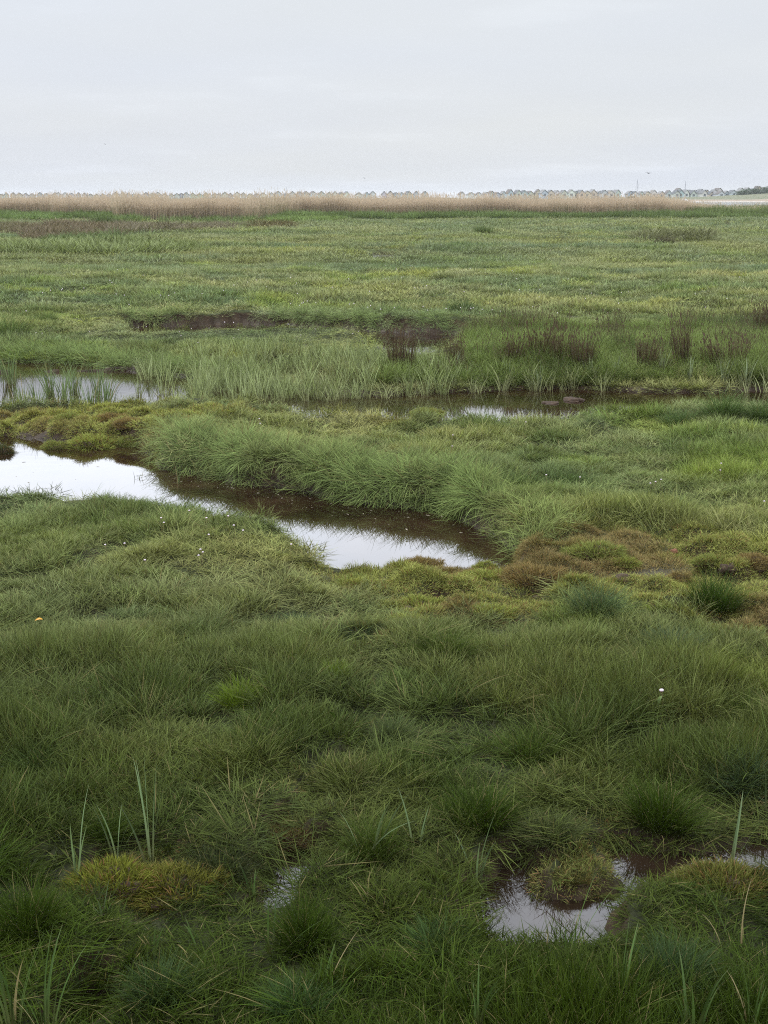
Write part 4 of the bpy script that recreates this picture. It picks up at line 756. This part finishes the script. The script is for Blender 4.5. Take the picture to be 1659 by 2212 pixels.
# bushes on the spit, right
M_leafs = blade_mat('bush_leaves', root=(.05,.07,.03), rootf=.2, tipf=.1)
for k, (u, w_, h_, lab) in enumerate([(1638,9,2.6,'dark green bush below the huts climbing at the right edge, rightmost'),(1618,8,2.3,'dark green bush below the climbing huts, second from the right edge'),(1600,7,1.8,'low dark green bush at the left end of the shrubs below the huts'),(1660,9,3.0,'dark green bush cut by the right edge'),(1362,5,1.0,'small scrub bush in the gap of the hut row by the taller mast'),(1420,4,.7,'low scrub bush in front of the huts right of the taller mast')]):
    D_ = 570; x = (u-PW/2)/FP*D_*.98; n = 1800; r_ = np.random.default_rng(40+k); a = r_.random((n, 3))-.5; a /= np.linalg.norm(a, axis=1)[:, None]; a *= (r_.random(n)**.35)[:, None]
    a[:, 2] = np.abs(a[:, 2]); q = .75+.5*fbm(a[:, 0]*2+k, a[:, 1]*2+a[:, 2]*2, 4); ce = a*np.array([w_/2, 2.2, h_])*q[:, None]; s1 = r_.normal(0, .14, (n, 3)); s2 = r_.normal(0, .14, (n, 3))
    V = np.concatenate([ce-s1, ce+s1, ce+s2]); j = np.arange(n); me = mesh_np('foliage', V, [np.stack([j, j+n, j+2*n], -1)], False); rv = r_.random(n); fattr(me, 'rv', np.tile(rv, 3)); fattr(me, 'tt', np.full(3*n, .5)); me.materials.append(M_leafs)
    rt = bpy.data.objects.new('bush', None); C.objects.link(rt); rt.location = (x, D_, ground_z(x, D_)); tag(rt, lab, 'bush', 'bushes on the spit')
    f_ = bpy.data.objects.new('foliage', me); C.objects.link(f_); f_.parent = rt; f_['col'] = [.065, .10, .055]
    MB().tube([(0,0,-.5),(.1,0,h_*.3),(.3,.1,h_*.6)], [.12,.08,.04], 6).build('trunk', simple('bark', (.12,.09,.07)), rt)
# ------------------------------------------------------------------ sailing boats
M_hull = simple('white_hull', (.78,.78,.76), .35, .5, .05, 1); M_mast = simple('grey_mast', (.32,.33,.35), .4, .5); M_cabin = simple('cabin', (.55,.57,.6), .4, .5); M_rig = simple('rigging', (.2,.2,.22), .5)
def boat(u, D, L_, mast, lab, rz):
    rt = bpy.data.objects.new('sailing_boat', None); C.objects.link(rt); rt.location = ((u-PW/2)/FP*D*.975, D, -.25); rt.rotation_euler.z = rz; tag(rt, lab, 'sailing boat', 'moored sailing boats')
    secs = 9; v = []; f = []
    for i in range(secs):
        t_ = i/(secs-1); x_ = (t_-.45)*L_; b_ = 1.05*math.sin(math.pi*min(1, .22+t_*.78))**.7*(1 if i < secs-1 else .05)+.02; sh = .75+.25*(t_-.4)**2*3
        v += [(x_, -b_, sh), (x_, -b_*.85, .2), (x_, 0, -.25), (x_, b_*.85, .2), (x_, b_, sh)]
    for i in range(secs-1):
        for j in range(4): f.append((i*5+j, i*5+5+j, i*5+6+j, i*5+1+j))
        f.append((i*5+4, i*5+9, i*5+5, i*5))
    f += [(0,1,2,3,4), tuple((secs-1)*5+q for q in (4,3,2,1,0))]
    MB().poly(v, f).build('hull', M_hull, rt, True)
    cb_ = MB().poly([(-.8,-.6,.78),(1.3,-.45,.78),(1.3,.45,.78),(-.8,.6,.78),(-.7,-.5,1.2),(.9,-.35,1.15),(.9,.35,1.15),(-.7,.5,1.2)], [(4,5,6,7),(0,1,5,4),(1,2,6,5),(2,3,7,6),(3,0,4,7)]).build('cabin', M_cabin, rt)
    MB().tube([(.4,0,.7),(.4,0,mast*.5),(.4,0,mast)], [.085,.075,.05], 8).build('mast', M_mast, rt); MB().tube([(.35,0,1.7),(-2.2,0,1.75)], .06, 6).build('boom', M_mast, rt)
    MB().tube([(.4,-.55,mast*.6),(.4,.55,mast*.6)], .025, 5).build('spreader', M_mast, rt)
    MB().tube([(.4,0,mast*.97),(L_*.54,0,.85)], .018, 4).build('forestay', M_rig, rt); MB().tube([(.4,0,mast*.97),(-L_*.44,0,.85)], .018, 4).build('backstay', M_rig, rt)
boat(1376, 400, 6.2, 6.7, 'white sailing boat under the left and taller bare mast', 1.75)
boat(1478, 430, 6.0, 6.6, 'faint sailing boat under the right bare mast with slanting stay', 1.2)
x = (619-PW/2)/FP*560; o = MB().tube([(0,0,-1),(0,0,3),(0,0,5.2)], [.07,.06,.04], 6).tube([(-.5,0,4.3),(.5,0,4.3)], .03, 5).build('flag_pole', M_mast, None, loc=(x, 575, .3)); tag(o, 'thin bare pole standing among the left run of distant huts', 'pole')
# ------------------------------------------------------------------ birds
M_bird = simple('bird_plumage', (.10,.10,.11), .8, .2, .3, 20)
def bird(u, v, D, span, lab, wing=.12, rz=0., roll=0.):
    rx_, ry_, rz_ = ray(u, v); t_ = D/ry_; rt = bpy.data.objects.new('bird', None); C.objects.link(rt); rt.location = (rx_*t_, D, CH+rz_*t_); rt.rotation_euler = (0, roll, rz); tag(rt, lab, 'bird', 'birds in the sky')
    k = span/1.2
    pts_ = [(0,-.25,-.01),(0,-.20,.0),(0,-.12,0),(0,0,0),(0,.13,.0),(0,.19,.015),(0,.235,.02),(0,.27,.01)]; rad = [.012,.035,.055,.06,.048,.032,.034,.006]
    MB().tube([tuple(q*k for q in p_) for p_ in pts_], [q*k for q in rad], 8).build('body', M_bird, rt, True)
    for s_ in (-1, 1):
        A_ = [(s_*.04,.09,.02),(s_*.22,.15,.02+wing),(s_*.42,.08,wing*1.1),(s_*.6,-.04,wing*.9),(s_*.42,-.02,wing*1.05),(s_*.22,-.02,.01+wing),(s_*.04,-.08,.01)]
        up_ = [tuple(q*k for q in p_) for p_ in A_]; dn_ = [(p_[0], p_[1], p_[2]-.012*k) for p_ in up_]; n_ = len(A_)
        MB().poly(up_+dn_, [(0,1,5,6),(1,2,4,5),(2,3,4),(13,12,8,7),(12,11,9,8),(11,10,9)]+[(j, j+n_, (j+1) % n_+n_, (j+1) % n_) for j in range(n_)]).build('wing', M_bird, rt)
    MB().poly([(-.03*k,-.2*k,0),(.03*k,-.2*k,0),(.05*k,-.33*k,0),(-.05*k,-.33*k,0),(0,-.2*k,.012*k),(0,-.33*k,.012*k)], [(0,1,2,3),(0,4,1),(3,2,5),(0,3,5,4),(1,4,5,2)]).build('tail', M_bird, rt)
bird(1401, 374, 170, 1.15, 'gull gliding with wings spread above the taller mast', .05, .5, .06)
bird(227, 312, 118, .21, 'tiny dark bird high in the sky at the left', .3, 1.2, .5)
bird(787, 385, 180, .47, 'small bird banking low above the middle of the reeds', .15, .8, .5)
bird(622, 281, 92, .12, 'faint tiny bird in the sky left of the middle', .2, .3, .2)
# ------------------------------------------------------------------ air
mh, t, o = newmat('haze_air'); pv = nd(t, 'ShaderNodeVolumePrincipled'); pv.inputs['Color'].default_value = (.95,.97,1,1); pv.inputs['Density'].default_value = .00019; pv.inputs['Anisotropy'].default_value = 0.0
t.links.new(pv.outputs[0], o.inputs['Volume'])
hz_ = MB().box(-1250, 1250, -30, 2700, -2.2, 6.9).build('haze', mh); tag(hz_, kind='stuff')
